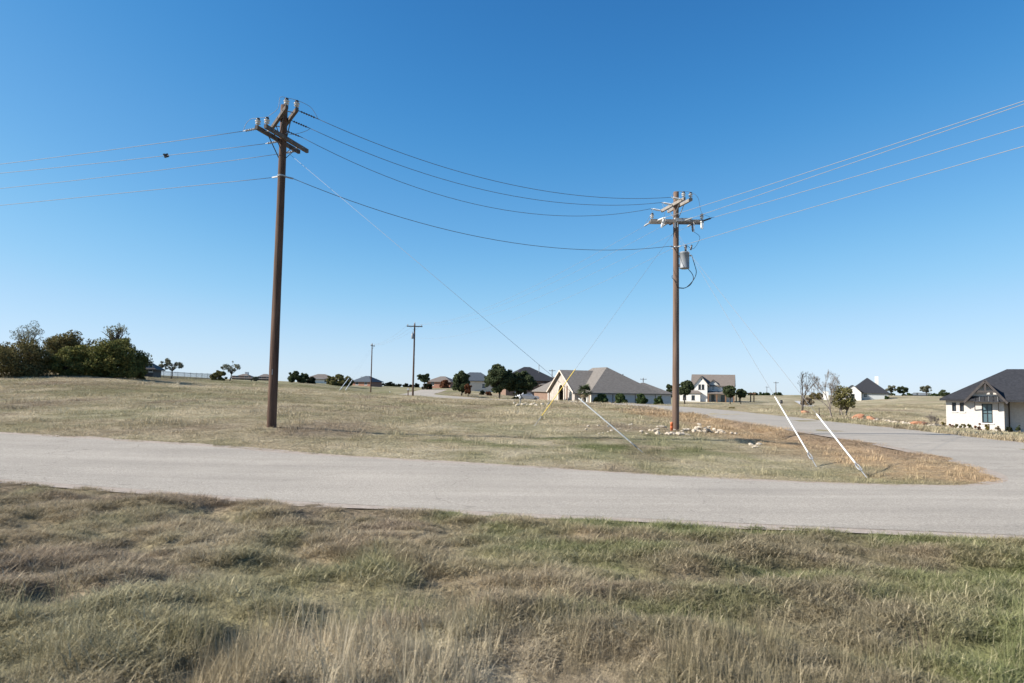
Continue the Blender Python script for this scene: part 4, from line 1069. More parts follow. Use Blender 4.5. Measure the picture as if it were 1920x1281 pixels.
# ---- two storey white house
zg = -1.75; h = thing('house', 'two storey white house with brown gabled roof and posted front porch', 'house', (*atY(1302, 753, 188)[:2], zg), math.radians(-20))
s_ = 188/1280.0
wm = MB(); Wf = Wall('y', 0)
ww = [(1.05, 1.75, 3.5, 4.9), (1.95, 2.65, 3.5, 4.9), (.6, 1.2, .5, 1.9)]
Wf.wall(wm, 0, 3.4, -.3, 5.0, ww[:2], peak=(1.9, 7.2))
wm.add([(3.4, 0, -.3), (3.4, 2.6, -.3), (3.4, 2.6, 5), (3.4, 0, 5)], [(0, 1, 2, 3)]); wm.add([(0, 0, -.3), (0, 8, -.3), (0, 8, 5), (0, 0, 5)], [(0, 1, 2, 3)])
Wb = Wall('y', 2.6); bw = [(4.2, 5.0, 3.4, 4.6), (7.2, 8.4, 3.4, 4.6), (4.3, 5.2, .2, 2.2), (6.8, 8.0, .3, 2.1)]
Wb.wall(wm, 3.4, 10.2, -.3, 5.0, bw); wm.add([(10.2, 2.6, -.3), (10.2, 8, -.3), (10.2, 8, 5), (10.2, 5.3, 7.0), (10.2, 2.6, 5)], [(0, 1, 2, 3, 4)])
wm.add([(0, 8, -.3), (10.2, 8, -.3), (10.2, 8, 5), (0, 8, 5)], [(0, 1, 2, 3)])
wm.build('wall', M_STUCCO, h)
for o in ww[:2]: Wf.window(h, o, 2, 2)
for o in bw: Wb.window(h, o, 2, 2, M_FRAME, M_GLASSB, arch=o is bw[0])
gable_x(MB(), -1.2, 10.5, 2.4, 8.2, 5.0, 2.75, .4, .18).build('roof', M_SHINGB, h)
gable_y(MB(), 0, 3.6, -.35, 5.2, 5.0, 2.25, .45, .18).build('front_gable_roof', M_SHINGB, h)
MB().lathe([(.17, 0), (.17, .02)], 12, (1.9, -.03, 6.3), (0, 1, 0)).build('gable_vent', M_FRAME, h)
g2 = MB(); Wall('y', 2.2).wall(g2, 3.5, 6.1, 2.7, 5.0, [(4.4, 5.2, 3.3, 4.5)], peak=(4.8, 6.15)); g2.add([(6.1, 2.2, 2.7), (6.1, 2.6, 2.7), (6.1, 2.6, 5), (6.1, 2.2, 5)], [(0, 1, 2, 3)]); g2.build('bay_wall', M_SIDING, h)
Wall('y', 2.2).window(h, (4.4, 5.2, 3.3, 4.5), 2, 2, M_FRAMEW, M_GLASSB, True)
gable_y(MB(), 3.4, 6.2, 1.8, 4.4, 5.0, 1.35, .4, .16).build('bay_roof', M_SHINGB, h)
pr = MB(); pr.add([(3.4, -.4, 2.55), (10.6, -.4, 2.55), (10.6, 2.2, 3.1), (3.4, 2.2, 3.1), (3.4, -.4, 2.35), (10.6, -.4, 2.35), (10.6, 2.2, 2.75), (3.4, 2.2, 2.75)],
                  [(0, 1, 2, 3), (4, 7, 6, 5), (0, 4, 5, 1), (1, 5, 6, 2), (2, 6, 7, 3), (3, 7, 4, 0)]); pr.build('porch_roof', M_SHINGB, h)
for x in (3.7, 5.9, 8.2, 10.3): MB().box(x-.17, x+.17, -.3, .04, -.3, 2.4).build('porch_post', M_POST, h)
MB().box(3.4, 10.7, -.6, 2.58, -.3, .02).build('porch_floor', M_DRIVE, h)
lo = MB(); Wl = Wall('y', -.8); lwn = [(-3.0, -2.1, .6, 1.9), (-.7, .2, .6, 1.9)]
Wl.wall(lo, -3.8, 1.6, -.3, 2.6, lwn); lo.add([(-3.8, -.8, -.3), (-3.8, 6, -.3), (-3.8, 6, 2.6), (-3.8, -.8, 2.6)], [(0, 1, 2, 3)]); lo.add([(1.6, -.8, -.3), (1.6, 0, -.3), (1.6, 0, 2.6), (1.6, -.8, 2.6)], [(0, 1, 2, 3)])
lo.build('garage_wall', M_STUCCO, h)
for o in lwn: Wl.window(h, o, 2, 2)
hip(MB(), -3.8, 1.6, -.8, 5, 2.6, 1.9, ((-1.1, 2.2), (-1.1, 2.4)), .35).build('garage_roof', M_SHINGB, h)

# ---- simple houses farther off: local box + hip roof + windows, door
def small_house(px, py, Y, w, d, ev, rise, wall_m, roof_m, label, rot=0.0, extra=None, zg=None, wn_=2, rl=.3, chimney=None, sink=0.0):
    p = atY(px, py, Y); z = Hs(p[0], p[1])-sink if zg is None else zg
    h = thing('house', label, 'house', (p[0], p[1], z-.1), rot)
    mb = MB(); Wf = Wall('y', 0); ops = [(w*(q+.35)/wn_-w/2, w*(q+.35)/wn_-w/2+1.1, .9, 2.2) for q in range(wn_)]
    Wf.wall(mb, -w/2, w/2, -1.0, ev, ops)
    mb.add([(-w/2, 0, -1), (-w/2, d, -1), (-w/2, d, ev), (-w/2, 0, ev)], [(0, 1, 2, 3)]); mb.add([(w/2, 0, -1), (w/2, d, -1), (w/2, d, ev), (w/2, 0, ev)], [(0, 1, 2, 3)]); mb.add([(-w/2, d, -1), (w/2, d, -1), (w/2, d, ev), (-w/2, d, ev)], [(0, 1, 2, 3)])
    mb.build('wall', wall_m, h)
    for o in ops: Wf.window(h, o, 2, 2, M_FRAMEW)
    hip(MB(), -w/2, w/2, 0, d, ev, rise, ((-w/2*rl, d/2), (w/2*rl, d/2)), .5).build('roof', roof_m, h)
    if chimney: MB().box(chimney-.5, chimney+.5, d*.55, d*.55+.8, ev, ev+rise+.6).build('chimney', M_STUCCO, h)
    return h
h4 = small_house(1630, 752, 232, 11.5, 11, 2.4, 5.2, M_SIDING, M_SHING, 'distant white house with tall charcoal hip roof and pale chimney', math.radians(-22), zg=None, rl=.03, chimney=3.0, wn_=1)
g4 = MB(); W4 = Wall('y', -2.2); W4.wall(g4, -8.2, -2.6, -1, 2.5, [(-5.6, -4.6, .5, 2.0)], peak=(-5.0, 4.9)); W4b = Wall('y', -1.2); W4b.wall(g4, -9.8, -7.2, -1, 2.4, [(-9, -8.2, .5, 2)], peak=(-8.5, 4.0))
g4.add([(-2.6, -2.2, -1), (-2.6, 2, -1), (-2.6, 2, 2.5), (-2.6, -2.2, 2.5)], [(0, 1, 2, 3)]); g4.build('gable_wall', M_STUCCO, h4)
W4.window(h4, (-5.6, -4.6, .5, 2.0), 2, 2); W4b.window(h4, (-9, -8.2, .5, 2.0), 2, 2)
gable_y(MB(), -8.2, -2.0, -2.4, 5, 2.6, 2.4, .3).build('gable_roof', M_SHING, h4); gable_y(MB(), -9.8, -7.2, -1.35, 4, 2.4, 1.7, .2).build('gable_roof', M_SHING, h4)
MB().box(-14.2, -12.6, 0, 4, -1, 2.7).build('stone_porch', M_STUCCO, h4)
h5 = small_house(997, 738, 168, 13, 11, 3.9, 3.5, M_BRICKB, M_SHING, 'house with near black hip roof rising behind the oaks', math.radians(12), zg=-.6, rl=.12)
hip(MB(), 2, 12, -1, 8, 2.9, 2.0, ((6, 3.5), (8, 3.5)), .4).build('wing_roof', M_SHINGB, h5)
MB().tube([(2.5, 3, 5), (2.5, 3, 8)], .08, 6).build('vent_pipe', M_GALV, h5)
small_house(893, 737, 190, 9, 9, 3.0, 2.4, M_STONEW, M_BRONZE, 'pale stone house with slate blue roof between the two oaks', math.radians(8), rl=.35)
small_house(822, 728, 236, 8.5, 8, 2.3, 1.9, M_BRICKR, M_SHINGB, 'small red brick house with brown roof far up the road', math.radians(-15), rl=.2)
small_house(598, 722, 215, 9, 8, 1.9, 1.6, M_STUCCO, M_SHINGB, 'pale low house with tan roof left of the round olive shrub', .1, rl=.25, sink=.5)
small_house(677, 724, 222, 6.5, 8, 2.0, 1.9, M_BRICKR, M_BRONZE, 'small brick house with slate roof right of the round olive shrub', -.3, rl=.2, sink=.5)
small_house(452, 718, 205, 5.5, 7, 1.5, 1.3, M_BRICKB, M_SHINGB, 'low brown roof showing over the rise by the crooked tree', .1, rl=.2, chimney=.4, sink=.9)
small_house(494, 719, 215, 5.5, 7, 1.5, 1.6, M_BRICKB, M_SHINGB, 'brown roof partly hidden by the dark utility pole', .2, rl=.2, sink=.9)
small_house(262, 708, 104, 3.6, 5, 1.3, 1.3, M_TRIM, M_TRIM, 'small house with dark brown roof tucked beside the big green thicket', .25, rl=.3)
small_house(1730, 748, 330, 9, 7, 1.0, .8, M_SIDING, M_BRONZE, 'long low grey shed on the skyline under the oaks', 0, rl=.6)
# ---- pergola by the two storey house
pg = base_at(1400, 756, 188); p = thing('pergola', 'open timber pergola beside the porch of the two storey house', 'pergola', tuple(pg))
for x in (-2.0, 2.0):
    for y in (0, 2.6): MB().box(x-.12, x+.12, y-.12, y+.12, -.2, 2.2).build('post', M_POST, p)
for y in (0, 2.6): MB().box(-2.5, 2.5, y-.1, y+.1, 2.2, 2.42).build('beam', M_POST, p)
for k_ in range(8): x = -2.3+.66*k_; MB().box(x-.06, x+.06, -.4, 3.0, 2.42, 2.58).build('rafter', M_POST, p)
# ---- driveway of the skyline field
P = np.array([G(x, y)[:2] for x, y in ((1489, 752.3), (1497, 752.3), (1528, 762), (1506, 763))])
if np.cross(P[1]-P[0], P[2]-P[1]) < 0: P = P[::-1]
drape('driveway', P, M_DRIVE, .06, 'pale concrete drive crossing the far field', 'driveway')
# ---- picket fence on the rise
fa, fb = G(292, 708.7), G(398, 712.3); fa = fa.copy(); fb = fb.copy()
f_ = thing('picket_fence', 'dark open metal picket fence along the skyline beside the small trees', 'fence', tuple(fa))
Lf = fb-fa; n_ = 9
for k_ in range(n_+1):
    q = Lf*k_/n_; q[2] = Hs(fa[0]+q[0], fa[1]+q[1])-fa[2]; MB().box(q[0]-.03, q[0]+.03, q[1]-.03, q[1]+.03, q[2]-.2, q[2]+1.3).build('post', M_DARKM, f_)
for zz_ in (.25, 1.15):
    mb = MB(); pts = [Lf*k_/n_ for k_ in range(n_+1)]; pts = [V3((q[0], q[1]+.07, Hs(fa[0]+q[0], fa[1]+q[1])-fa[2]+zz_)) for q in pts]; mb.tube(pts, .03, 5).build('rail', M_DARKM, f_)
mb = MB(); npk = 90
for k_ in range(npk):
    q = Lf*(k_+.5)/npk; z = Hs(fa[0]+q[0], fa[1]+q[1])-fa[2]; mb.box(q[0]-.018, q[0]+.018, q[1]+.1, q[1]+.13, z+.05, z+1.25)
tag(mb.build('pickets', M_DARKM, f_), kind='stuff')
# ---- marker posts, mailbox, wire fence posts, barrel
def post(px, py, hpx, mat_, name, label, cat, w=.05):
    p = G(px, py); hh = hpx*p[1]/1280
    t = thing(name, label, cat, tuple(p)); MB().lathe([(w, -.2), (w, hh*.86), (w*1.25, hh*.87), (w*1.25, hh*.96), (w*.8, hh), (0, hh)], 10).build('post', mat_, t, True); return t, hh
t, hh = post(975.5, 759, 15, M_GUARDW, 'cable_marker', 'white cable marker post standing by rocks at the far road bend', 'marker post', .09)
MB().lathe([(.1, 0), (.1, .3)], 10, (0, 0, hh*.6)).build('band', M_TANK, t, True)
t, hh = post(731, 739, 5, M_GUARDW, 'cable_marker', 'small white marker post in the dry field beyond the bare far pole', 'marker post', .1)
mbp = G(765, 743); t = thing('mailbox', 'white mailbox on a short post by the slim pole with crossarm', 'mailbox', tuple(mbp))
MB().box(-.07, .07, -.07, .07, -.2, .95).build('post', M_POST, t)
mb = MB(); prof = [(-.14, 0), (.14, 0), (.14, .16)]+[(.14*math.cos(a), .16+.14*math.sin(a)) for a in np.linspace(0, math.pi, 9)[1:-1]]+[(-.14, .16)]; n_ = len(prof)
mb.add([(x, -.27, .95+z) for x, z in prof]+[(x, .27, .95+z) for x, z in prof], [tuple(range(n_)), tuple(range(n_, 2*n_))[::-1]]+[(k_, n_+k_, n_+(k_+1) % n_, (k_+1) % n_) for k_ in range(n_)]); mb.build('box', M_GUARDW, t)
MB().box(.145, .165, .05, .2, 1.12, 1.32).build('flag', M_ORANGE, t)
for px, hpx, k_ in ((1536, 18, 0), (1575, 17, 1)):
    p = G(px, 783); t = thing('fence_post', 'thin rusty steel fence post in roadside grass, %s the olive tree' % ('left of' if k_ == 0 else 'close against'), 'fence post', tuple(p))
    hh = hpx*p[1]/1280; MB().box(-.02, .02, -.02, .02, -.2, hh).build('stake', M_TRIM, t); MB().box(-.05, .05, -.035, -.022, .2, .3).build('spade_plate', M_TRIM, t)
bp_ = G(1465, 757); t = thing('barrel', 'dark barrel standing alone in the field near the concrete drive', 'barrel', tuple(bp_))
MB().lathe([(.3, -.1), (.34, .1), (.32, .35), (.34, .37), (.34, .4), (.32, .42), (.32, .8), (.34, .82), (.3, .95), (0, .95)], 14).build('drum', M_DARKM, t, True); MB().lathe([(.05, 0), (.05, .06)], 8, (.15, 0, .94)).build('bung', M_GALV, t, True)
# ---- parked pickup behind the oak
cp_ = base_at(988, 744, 131); t = thing('parked_car', 'white parked car with blue tinted windshield half hidden behind the broad oak', 'car', (cp_[0], cp_[1], cp_[2]), math.radians(25))
side = [(-2.2, .35), (2.2, .35), (2.25, .75), (1.9, .92), (1.0, 1.0), (.45, 1.5), (-1.1, 1.55), (-1.75, 1.05), (-2.2, .95)]
mb = MB(); n_ = len(side); rows = [(-.88, .93), (-.8, 1), (.8, 1), (.88, .93)]
for y, k_ in rows: mb.v += [(x, y if z < 1.1 else y*.82, .35+(z-.35)*k_) for x, z in side]
for r_i in range(3):
    for k_ in range(n_): mb.f.append((r_i*n_+k_, (r_i+1)*n_+k_, (r_i+1)*n_+(k_+1) % n_, r_i*n_+(k_+1) % n_))
mb.f += [tuple(range(n_)), tuple(range(3*n_, 4*n_))[::-1]]; mb.build('body', mat('white_car_paint', (.78, .78, .78), None, 3, .25, spec=.5), t)
MB().add([(.98, -.6, 1.03), (.98, .6, 1.03), (.5, .58, 1.48), (.5, -.58, 1.48)], [(0, 1, 2, 3)]).build('windshield', win_mat('tinted_glass', (.08, .2, .32)), t).location = (.03, 0, .02)
for y in (-.76, .76): MB().add([(.4, y*1.0, 1.43), (-1.0, y*1.0, 1.47), (-1.5, y*1.05, 1.1), (.8, y*1.05, 1.06)], [(0, 1, 2, 3)]).build('side_window', M_GLASS, t)
for x in (-1.4, 1.4):
    for y in (-.8, .8):
        w_ = MB().lathe([(.2, -.1), (.32, -.1), (.34, -.05), (.34, .05), (.32, .1), (.2, .1)], 16, (x, y, .33), (0, 1, 0)).build('wheel', M_CABLE, t, True); MB().lathe([(.19, -.11), (.19, .11)], 12, (x, y, .33), (0, 1, 0)).build('rim', M_GALV, w_)
for y in (-.6, .6): MB().box(2.18, 2.27, y-.16, y+.16, .68, .8).build('headlight', M_GLASSB, t)

# ------------------------------------------------------------------ trees and shrubs
def leaf_mat(name, c1, c2): return mat(name, c1, c2, .9, .8, island=.45, transl=.25, coords='Object', spec=.15)
LM = dict(oak=leaf_mat('live_oak_leaf', (.045, .060, .027), (.090, .108, .052)), olive=leaf_mat('olive_leaf', (.115, .110, .04), (.19, .165, .065)),
          green=leaf_mat('thicket_leaf', (.080, .098, .028), (.20, .175, .055)), rust=leaf_mat('autumn_leaf', (.115, .095, .04), (.175, .15, .06)),
          grey=leaf_mat('sparse_grey_leaf', (.12, .125, .085), (.19, .19, .135)), red=leaf_mat('reddish_leaf', (.14, .055, .03), (.2, .09, .045)),
          hedge=leaf_mat('hedge_leaf', (.045, .072, .026), (.085, .118, .042)), palm=leaf_mat('palm_leaf', (.045, .062, .028), (.10, .115, .055)),
          dark=leaf_mat('dark_shrub_leaf', (.020, .026, .014), (.045, .05, .025)), gold=leaf_mat('golden_shrub_leaf', (.13, .11, .028), (.21, .16, .05)), straw=leaf_mat('dry_shrub_twig', (.22, .17, .11), (.3, .24, .16)))
M_BARK = mat('tree_bark', (.045, .036, .03), (.10, .085, .07), 6, .95, (1, 1, .3), bump=.5)
M_BARKP = mat('pale_twig_bark', (.15, .125, .105), (.23, .195, .165), 6, .95, (1, 1, .3))
def crown_mesh(centers, radii, per, leaf, g, flat=1.0):
    V = []; F = []
    for c, r in zip(centers, radii):
        n = max(4, int(per*(r/np.mean(radii))**2))
        d = g.normal(size=(n, 3)); d /= np.linalg.norm(d, axis=1)[:, None]
        rr = r*(.45+.6*g.random(n)**.6); P = c+d*rr[:, None]*np.array([1, 1, flat])
        nx = g.normal(size=(n, 3))+d*.8; nx /= np.linalg.norm(nx, axis=1)[:, None]
        t = np.cross(nx, g.normal(size=(n, 3))); t /= np.linalg.norm(t, axis=1)[:, None]; b = np.cross(nx, t)
        s = leaf*(.55+.9*g.random(n)); s2 = s*(.45+.35*g.random(n))
        q = np.stack([P-t*s[:, None], P+b*s2[:, None]-t*(s*.1)[:, None], P+t*s[:, None], P-b*s2[:, None]+t*(s*.1)[:, None]], 1)
        o = len(V)*4; V.append(q.reshape(-1, 3)); 
    V = np.vstack(V); F = np.arange(len(V)).reshape(-1, 4)
    return V, F
def tree(px, py, hpx, wpx, leafm, label, cat='tree', name='tree', Y=None, seed=0, trunk=.3, density=1.0, lobes=26, leaf=None, low=0.0, lean=0.0, bark=None, group=None, stems=1, gap=0.0, flat=.8, cx=0.0):
    p = G(px, py) if Y is None else base_at(px, py, Y); Yd = p[1]; m = Yd/1280.0*math.sqrt(1+(p[0]/Yd)**2*0)
    h, w = hpx*m, wpx*m; g = np.random.default_rng(seed+int(px)); pxm = Yd/683.0
    leaf = leaf or max(.07, .85*pxm)
    t = thing(name, label, cat, (p[0], p[1], p[2]-.05), 0, group)
    if trunk <= .06 and not low: low = -.3        # shrubs spread out down to the ground
    zb = h*max(trunk, .0); cz = (zb+h)/2 if not low else (h*low+h)/2; ch = (h-zb)/2 if not low else h*(1-low)/2
    C = []; R = []
    k = 0
    lobes = int(lobes*1.45)
    while len(C) < lobes and k < 4000:
        k += 1
        d = g.normal(size=3); d /= np.linalg.norm(d); rr = (.35+.62*g.random()**.5)
        q = np.array([d[0]*w/2*rr*.82+cx*w, d[1]*w/2*rr*.82, cz+d[2]*ch*rr*.85])
        if q[2] < h*.02: continue
        if C and min(np.linalg.norm(q-c) for c in C) < gap*w: continue
        sprig = g.random() < .28                      # small sprigs that break the outline
        if sprig: q = q+np.array([d[0]*w/2, d[1]*w/2, d[2]*ch])*(.06+.14*g.random())
        C.append(q); R.append(min(w, 2*ch)*(.075+.115*g.random())*(.45 if sprig else 1))
    if leafm == 'grey': leaf *= .62
    V, F = crown_mesh(np.array(C), np.array(R), 125*density, leaf, g, flat)
    V[:, 2] = np.maximum(V[:, 2], .02)
    me_ = bpy.data.meshes.new('crown'); me_.from_pydata(V.tolist(), [], F.tolist()); me_.update(); me_.materials.append(LM[leafm])
    o = bpy.data.objects.new('crown', me_); COL.objects.link(o); o.parent = t
    mb = MB(); tr = max(.05, h*.028)
    for s_ in range(stems):
        a = 6.28*s_/max(1, stems)+.5; sp = .12*w if stems > 1 else 0
        b0 = np.array([sp*math.cos(a)*.4, sp*math.sin(a)*.4, -.25]); fork = np.array([sp*math.cos(a)*1.6+lean*h*.5+g.normal()*.03*h, sp*math.sin(a), max(zb*1.05, h*.22)])
        mid = (b0+fork)/2+np.array([lean*h*.1+g.normal()*.015*h, g.normal()*.015*h, 0])
        mb.tube([b0, mid, fork], [tr*1.25, tr*.95, tr*.8], 8)
        for c in [C[q] for q in g.permutation(len(C))[:max(6, lobes//(2*stems))]]:
            if c[2] < fork[2]*.8: continue
            m1 = fork*.45+c*.55+np.array([g.normal()*.04*w, g.normal()*.04*w, .05*h]); mb.tube([fork-np.array([0, 0, tr]), m1, c], [tr*.55, tr*.34, tr*.12], 5)
    mb.build('trunk', bark or M_BARK, t, True)
    return t
def bare_tree(px, py, hpx, spread, label, seed=0, lean=0.0, bark=None, levels=5, r0=.12, name='bare_tree', Y=None, first=3, twig=.011, up=.5):
    p = G(px, py) if Y is None else base_at(px, py, Y); m = p[1]/1280.0; h = hpx*m; g = np.random.default_rng(seed)
    t = thing(name, label, 'tree', (p[0], p[1], p[2]-.05)); trunk, tw = MB(), MB()
    def grow(a, d, L, r, lv):
        pts = [a]; dd = d.copy()
        for q in range(3):
            dd = dd+g.normal(size=3)*.15+np.array([0, 0, .06]); dd /= np.linalg.norm(dd); pts.append(pts[-1]+dd*L/3)
        (trunk if lv < 2 else tw).tube(pts, [r, r*.88, r*.76, r*.62], 6 if lv < 2 else 4, False)
        if lv >= levels: return
        n = first if lv == 0 else g.integers(2, 4)
        for q in range(n):
            nd = dd+g.normal(size=3)*spread+np.array([0, 0, up*.4]); nd /= np.linalg.norm(nd)
            st = pts[g.integers(2, 4)] if q else pts[3]
            grow(st, nd, L*(.62+.22*g.random()), max(r*.6, twig), lv+1)
    grow(np.array([0, 0, -.2]), np.array([lean, 0, 1.0]), h*.36, r0, 0)
    zs = np.array(tw.v)[:, 2].max(); k = h/zs
    for mb in (trunk, tw): mb.v = [(v[0]*k, v[1]*k, v[2]*k) for v in mb.v]
    trunk.build('trunk', bark or M_BARK, t, True); tw.build('branches', bark or M_BARK, t, True)
    return t
# thicket on the left
tree(22, 703, 76, 150, 'rust', 'brown and olive tree with drooping crown at the left end of the thicket', Y=76, seed=1, trunk=.06, lobes=80, density=1.5, lean=.2)
tree(50, 703, 100, 62, 'grey', 'thin twiggy treetop poking up behind the brown thicket tree', Y=86, seed=2, trunk=.35, lobes=22, density=.6, leaf=.10)
tree(130, 702, 78, 108, 'rust', 'rounded russet tree behind the green thicket', Y=90, seed=3, trunk=.02, lobes=60, density=1.4)
tree(135, 705, 62, 96, 'green', 'dense green bush at the front of the thicket, nearest the gap', 'bush', 'bush', Y=80, seed=4, trunk=.0, lobes=56, density=1.5, stems=3)
tree(218, 707, 76, 112, 'green', 'broad dark green thicket bush with yellowing tips beside the small brown roof', 'bush', 'bush', Y=82, seed=5, trunk=.0, lobes=80, density=1.5, stems=3)
tree(214, 703, 104, 48, 'olive', 'slender light leaved tree rising above the thicket', Y=88, seed=6, trunk=.45, lobes=36, density=.20, leaf=.075)
tree(262, 706, 52, 34, 'rust', 'small rusty shrub at the right edge of the thicket', 'shrub', 'shrub', Y=85, seed=61, trunk=.05, lobes=22, density=.7)
tree(321, 709.5, 40, 52, 'grey', 'wide small tree with drooping grey green crown beside the picket fence', Y=118, seed=7, trunk=.38, lobes=26, density=.55)
tree(429, 713, 38, 44, 'grey', 'crooked open tree with bent trunk on the skyline', Y=140, seed=8, trunk=.35, lobes=18, density=.36, lean=.25, cx=.05)
tree(410, 713, 21, 34, 'olive', 'olive shrub crouching left of the crooked tree', 'shrub', 'shrub', Y=138, seed=9, trunk=.0, lobes=18, density=.8)
tree(478, 716, 10, 18, 'grey', 'little round shrub on the skyline left of the dark pole', 'shrub', 'shrub', Y=165, seed=10, trunk=0, lobes=10, density=.8)
tree(559, 719, 23, 42, 'oak', 'ragged dark juniper right of the dark pole', 'tree', 'juniper', Y=180, seed=11, trunk=.02, lobes=26, density=.9)
tree(582, 719, 15, 22, 'dark', 'low dark shrub against the ragged juniper', 'shrub', 'shrub', Y=182, seed=12, trunk=0, lobes=12)
bare_tree(598, 720, 16, .5, 'small leafless tree behind the pale low house', 13, Y=225, levels=4)
tree(637, 723, 22, 62, 'olive', 'wide round olive shrub between two small houses', 'shrub', 'shrub', Y=190, seed=14, trunk=0, lobes=44, density=1.2, stems=3)
bare_tree(681, 724, 18, .55, 'leafless round tree behind the small slate roofed house', 15, Y=235, levels=5, bark=M_BARKP)
bare_tree(706, 725, 16, .6, 'leafless spreading tree right of the bare far pole', 16, Y=230, levels=5)
for q, (px, w_, h_) in enumerate(((722, 26, 6), (742, 26, 6), (765, 24, 7), (733, 14, 9), (782, 12, 8))):
    tree(px, 727, h_, w_, 'dark', 'far dark hedge clump on the skyline left of the round headed tree', 'hedge', 'hedge_clump', Y=262, seed=17+q, trunk=0, lobes=14, density=.8, group='far hedge')
tree(794, 729, 31, 30, 'oak', 'round headed dark tree with clear trunk behind the slim pole', Y=200, seed=24, trunk=.42, lobes=16, density=1.0)
tree(800, 728, 12, 22, 'dark', 'low dark bush at the foot of the round headed tree', 'bush', 'bush', Y=203, seed=25, trunk=0, lobes=12)
tree(835, 728, 16, 22, 'red', 'rusty red tree hiding part of the small red brick house', Y=230, seed=26, trunk=.05, lobes=16)
tree(864, 744, 48, 36, 'oak', 'rounded dark oak left of the slate blue roof', Y=126, seed=27, trunk=.10, lobes=46, density=1.1)
tree(877, 743, 28, 15, 'red', 'small orange brown tree at the right foot of the rounded oak', Y=124, seed=28, trunk=.12, lobes=16)
tree(935, 749, 66, 58, 'oak', 'tall dark live oak with pointed top by the far road', Y=122, seed=29, trunk=.2, lobes=64, density=1.15)
tree(976, 748, 56, 64, 'oak', 'broad dome shaped live oak left of the brick garage', Y=124, seed=30, trunk=.18, lobes=64, density=1.2)
tree(966, 748, 15, 14, 'green', 'small bright green bush under the broad oak', 'bush', 'bush', Y=122, seed=31, trunk=0, lobes=10)
for q, px in enumerate((903, 916)):
    tree(px, 743, 9, 12, 'red' if q else 'dark', ('dark' if not q else 'reddish')+' clipped shrub before the pale stone house', 'shrub', 'shrub', Y=150, seed=32+q, trunk=0, lobes=10)
for q, (px, h_, w_) in enumerate(((1127, 22, 31), (1164, 22, 28), (1203, 20, 25), (1236, 15, 20))):
    tree(px, 760, h_+6, w_, 'hedge', ('first and largest', 'second', 'third', 'fourth and smallest')[q]+' rounded evergreen bush along the grey side wall, counted from the palm', 'bush', 'bush', Y=117.5-q*.9, seed=36+q, trunk=0, lobes=30, density=1.0, group='bushes along the grey side wall')
# palm
pp = base_at(1096, 752, 117); hp = 41*117/1280; t = thing('palm_tree', 'short fan palm in front of the arched stone entrance', 'palm', tuple(pp))
MB().tube([(0, 0, -.3), (.03, 0, hp*.3), (.0, 0, hp*.62)], [.24, .22, .26], 10).build('trunk', M_BARK, t, True)
g = np.random.default_rng(5)
def frond(az, el, L, mat_, nm):
    mb = MB(); a = np.array([0, 0, hp*.66]); d = np.array([math.cos(az)*math.cos(el), math.sin(az)*math.cos(el), math.sin(el)]); c = a+d*L*.5
    mb.tube([a, c], [.03, .02], 4); s = np.cross(d, (0, 0, 1)); s /= np.linalg.norm(s); u = np.cross(s, d)
    for k_ in range(11):
        an = (k_/10-.5)*3.4; e = d*math.cos(an)+s*math.sin(an); tip = c+e*L*.62-np.array([0, 0, .12*L]); q = c+e*L*.3
        w_ = np.cross(e, u)*.075; mb.add([c-w_*.4, q-w_, tip, q+w_, c+w_*.4], [(0, 1, 2, 3, 4)])
    return mb.build(nm, mat_, t)
for k_ in range(26): frond(g.random()*6.28, -.3+1.5*(k_/26), 1.35+.3*g.random(), LM['palm'], 'frond')
for k_ in range(12): frond(g.random()*6.28, -1.2+.5*g.random(), 1.15, LM['straw'], 'dead_frond')
# by the two storey house
tree(1284, 756, 46, 34, 'oak', 'dark oak with thin trunk left of the two storey house', Y=168, seed=41, trunk=.34, lobes=36, density=1.1)
tree(1256, 758, 40, 14, 'oak', 'dark tree peeking out left of the transformer pole', Y=172, seed=42, trunk=.2, lobes=20)
tree(1369, 755, 35, 27, 'oak', 'round oak before the right end of the porch', Y=172, seed=43, trunk=.32, lobes=34, density=1.1)
tree(1389, 756, 28, 22, 'oak', 'lower oak with dark crown between porch and pergola', Y=174, seed=44, trunk=.34, lobes=28, density=1.1)
tree(1372, 768, 6, 15, 'gold', 'yellow green weed tuft at the edge of the side street', 'plant', 'weed', Y=None, seed=45, trunk=0, lobes=8, density=.7)
for q, px in enumerate((1411, 1424, 1437, 1458)):
    tree(px, 745, 6, 20, 'hedge', 'far green scrub clump on the skyline behind the pergola', 'scrub', 'scrub_clump', Y=300, seed=46+q, trunk=0, lobes=10, group='far scrub')
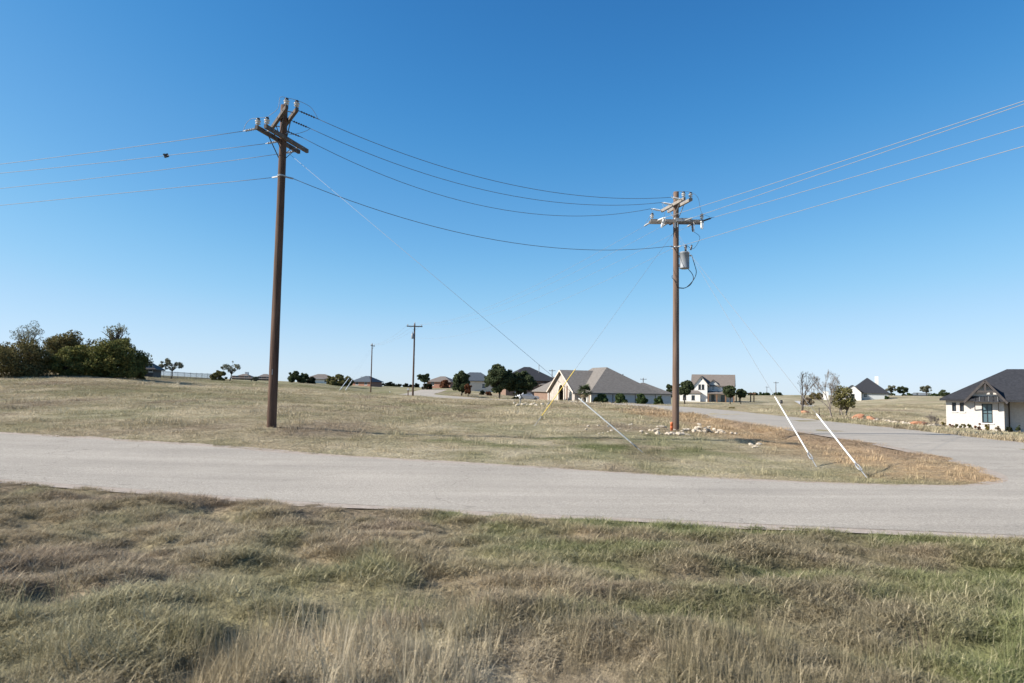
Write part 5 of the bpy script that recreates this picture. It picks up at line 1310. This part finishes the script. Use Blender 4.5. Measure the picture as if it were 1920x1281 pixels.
# bare and olive trees along the side street
bare_tree(1504, 776, 82, .42, 'leafless dark forked tree beside the side street', 12, lean=.12, r0=.15, levels=6, first=3, twig=.012, up=1.1)
tree(1514, 757, 17, 26, 'straw', 'brown leafless scrub behind the forked bare tree', 'scrub', 'scrub', Y=150, seed=51, trunk=0, lobes=16, density=.5)
bare_tree(1559, 783, 92, .34, 'tall pale leafless tree with fanned upright branches', 31, bark=M_BARKP, r0=.10, levels=7, first=4, twig=.009, up=1.0)
tree(1582, 781, 58, 52, 'olive', 'small olive leaved tree in front of the distant white house', Y=None, seed=52, trunk=.22, lobes=34, density=.42, leaf=.075, bark=M_BARKP, stems=2)
tree(1530, 748, 14, 34, 'rust', 'brown scrub on the skyline left of the distant white house', 'scrub', 'scrub', Y=240, seed=53, trunk=0, lobes=18)
tree(1672, 743, 20, 24, 'grey', 'loose grey green oak, first of two side by side on the skyline', Y=262, seed=54, trunk=.3, lobes=22, density=.8)
tree(1692, 743, 18, 20, 'oak', 'dark oak leaning out beside the loose grey oak', Y=262, seed=55, trunk=.3, lobes=20, density=1)
tree(1737, 743, 20, 28, 'grey', 'greyish round oak above the long shed', Y=270, seed=56, trunk=.32, lobes=24, density=.8)
tree(1770, 746, 18, 18, 'oak', 'compact dark oak just left of the white brick house', Y=200, seed=57, trunk=.2, lobes=22, density=1.1)
for q, px in enumerate((1668, 1700, 1748, 1762)):
    tree(px, 744, 5, 22, 'hedge', 'low green hedge clump along the skyline field edge', 'hedge', 'hedge_clump', Y=275, seed=58+q, trunk=0, lobes=10, group='skyline hedge')
tree(1663, 753, 6, 9, 'hedge', 'small green bush at the corner of the distant white house', 'bush', 'bush', Y=226, seed=63, trunk=0, lobes=8)
bare_tree(1752, 803, 32, .6, 'pale leafless shrub before the white brick house', 64, bark=M_BARKP, levels=6, first=5, r0=.03, twig=.008, name='bare_shrub')
# planting along the white brick house
shr = [(1771, 10, 'gold', 'golden green'), (1783, 8, 'red', 'rusty low'), (1795, 9, 'olive', 'pale olive'), (1806, 9, 'olive', 'dull olive'), (1818, 10, 'green', 'mid green'), (1834, 13, 'red', 'reddish brown'), (1853, 13, 'gold', 'yellow brown'), (1872, 12, 'straw', 'dry straw coloured'), (1893, 14, 'dark', 'dark wispy'), (1911, 13, 'oak', 'deep green')]
for q, (px, h_, lm, nm) in enumerate(shr):
    tree(px, 806.5+q*.35, h_*1.7, 13, lm, '%s shrub planted along the white brick house%s' % (nm, ('', ' under the small windows', '', ' left of the awning', '', ' beside the awning window', ' below the awning window', ' at the corner', ' by the downspout', ' before the shaded wall')[q]), 'shrub', 'shrub', Y=50.5-q*.35, seed=70+q, trunk=0, lobes=12, density=.8, leaf=.035)
# weeds at the foot of the first pole
tree(526, 803, 7, 9, 'dark', 'small dark weed at the foot of the tall dark pole', 'weed', 'weed', seed=90, trunk=0, lobes=7, density=.4, leaf=.02)
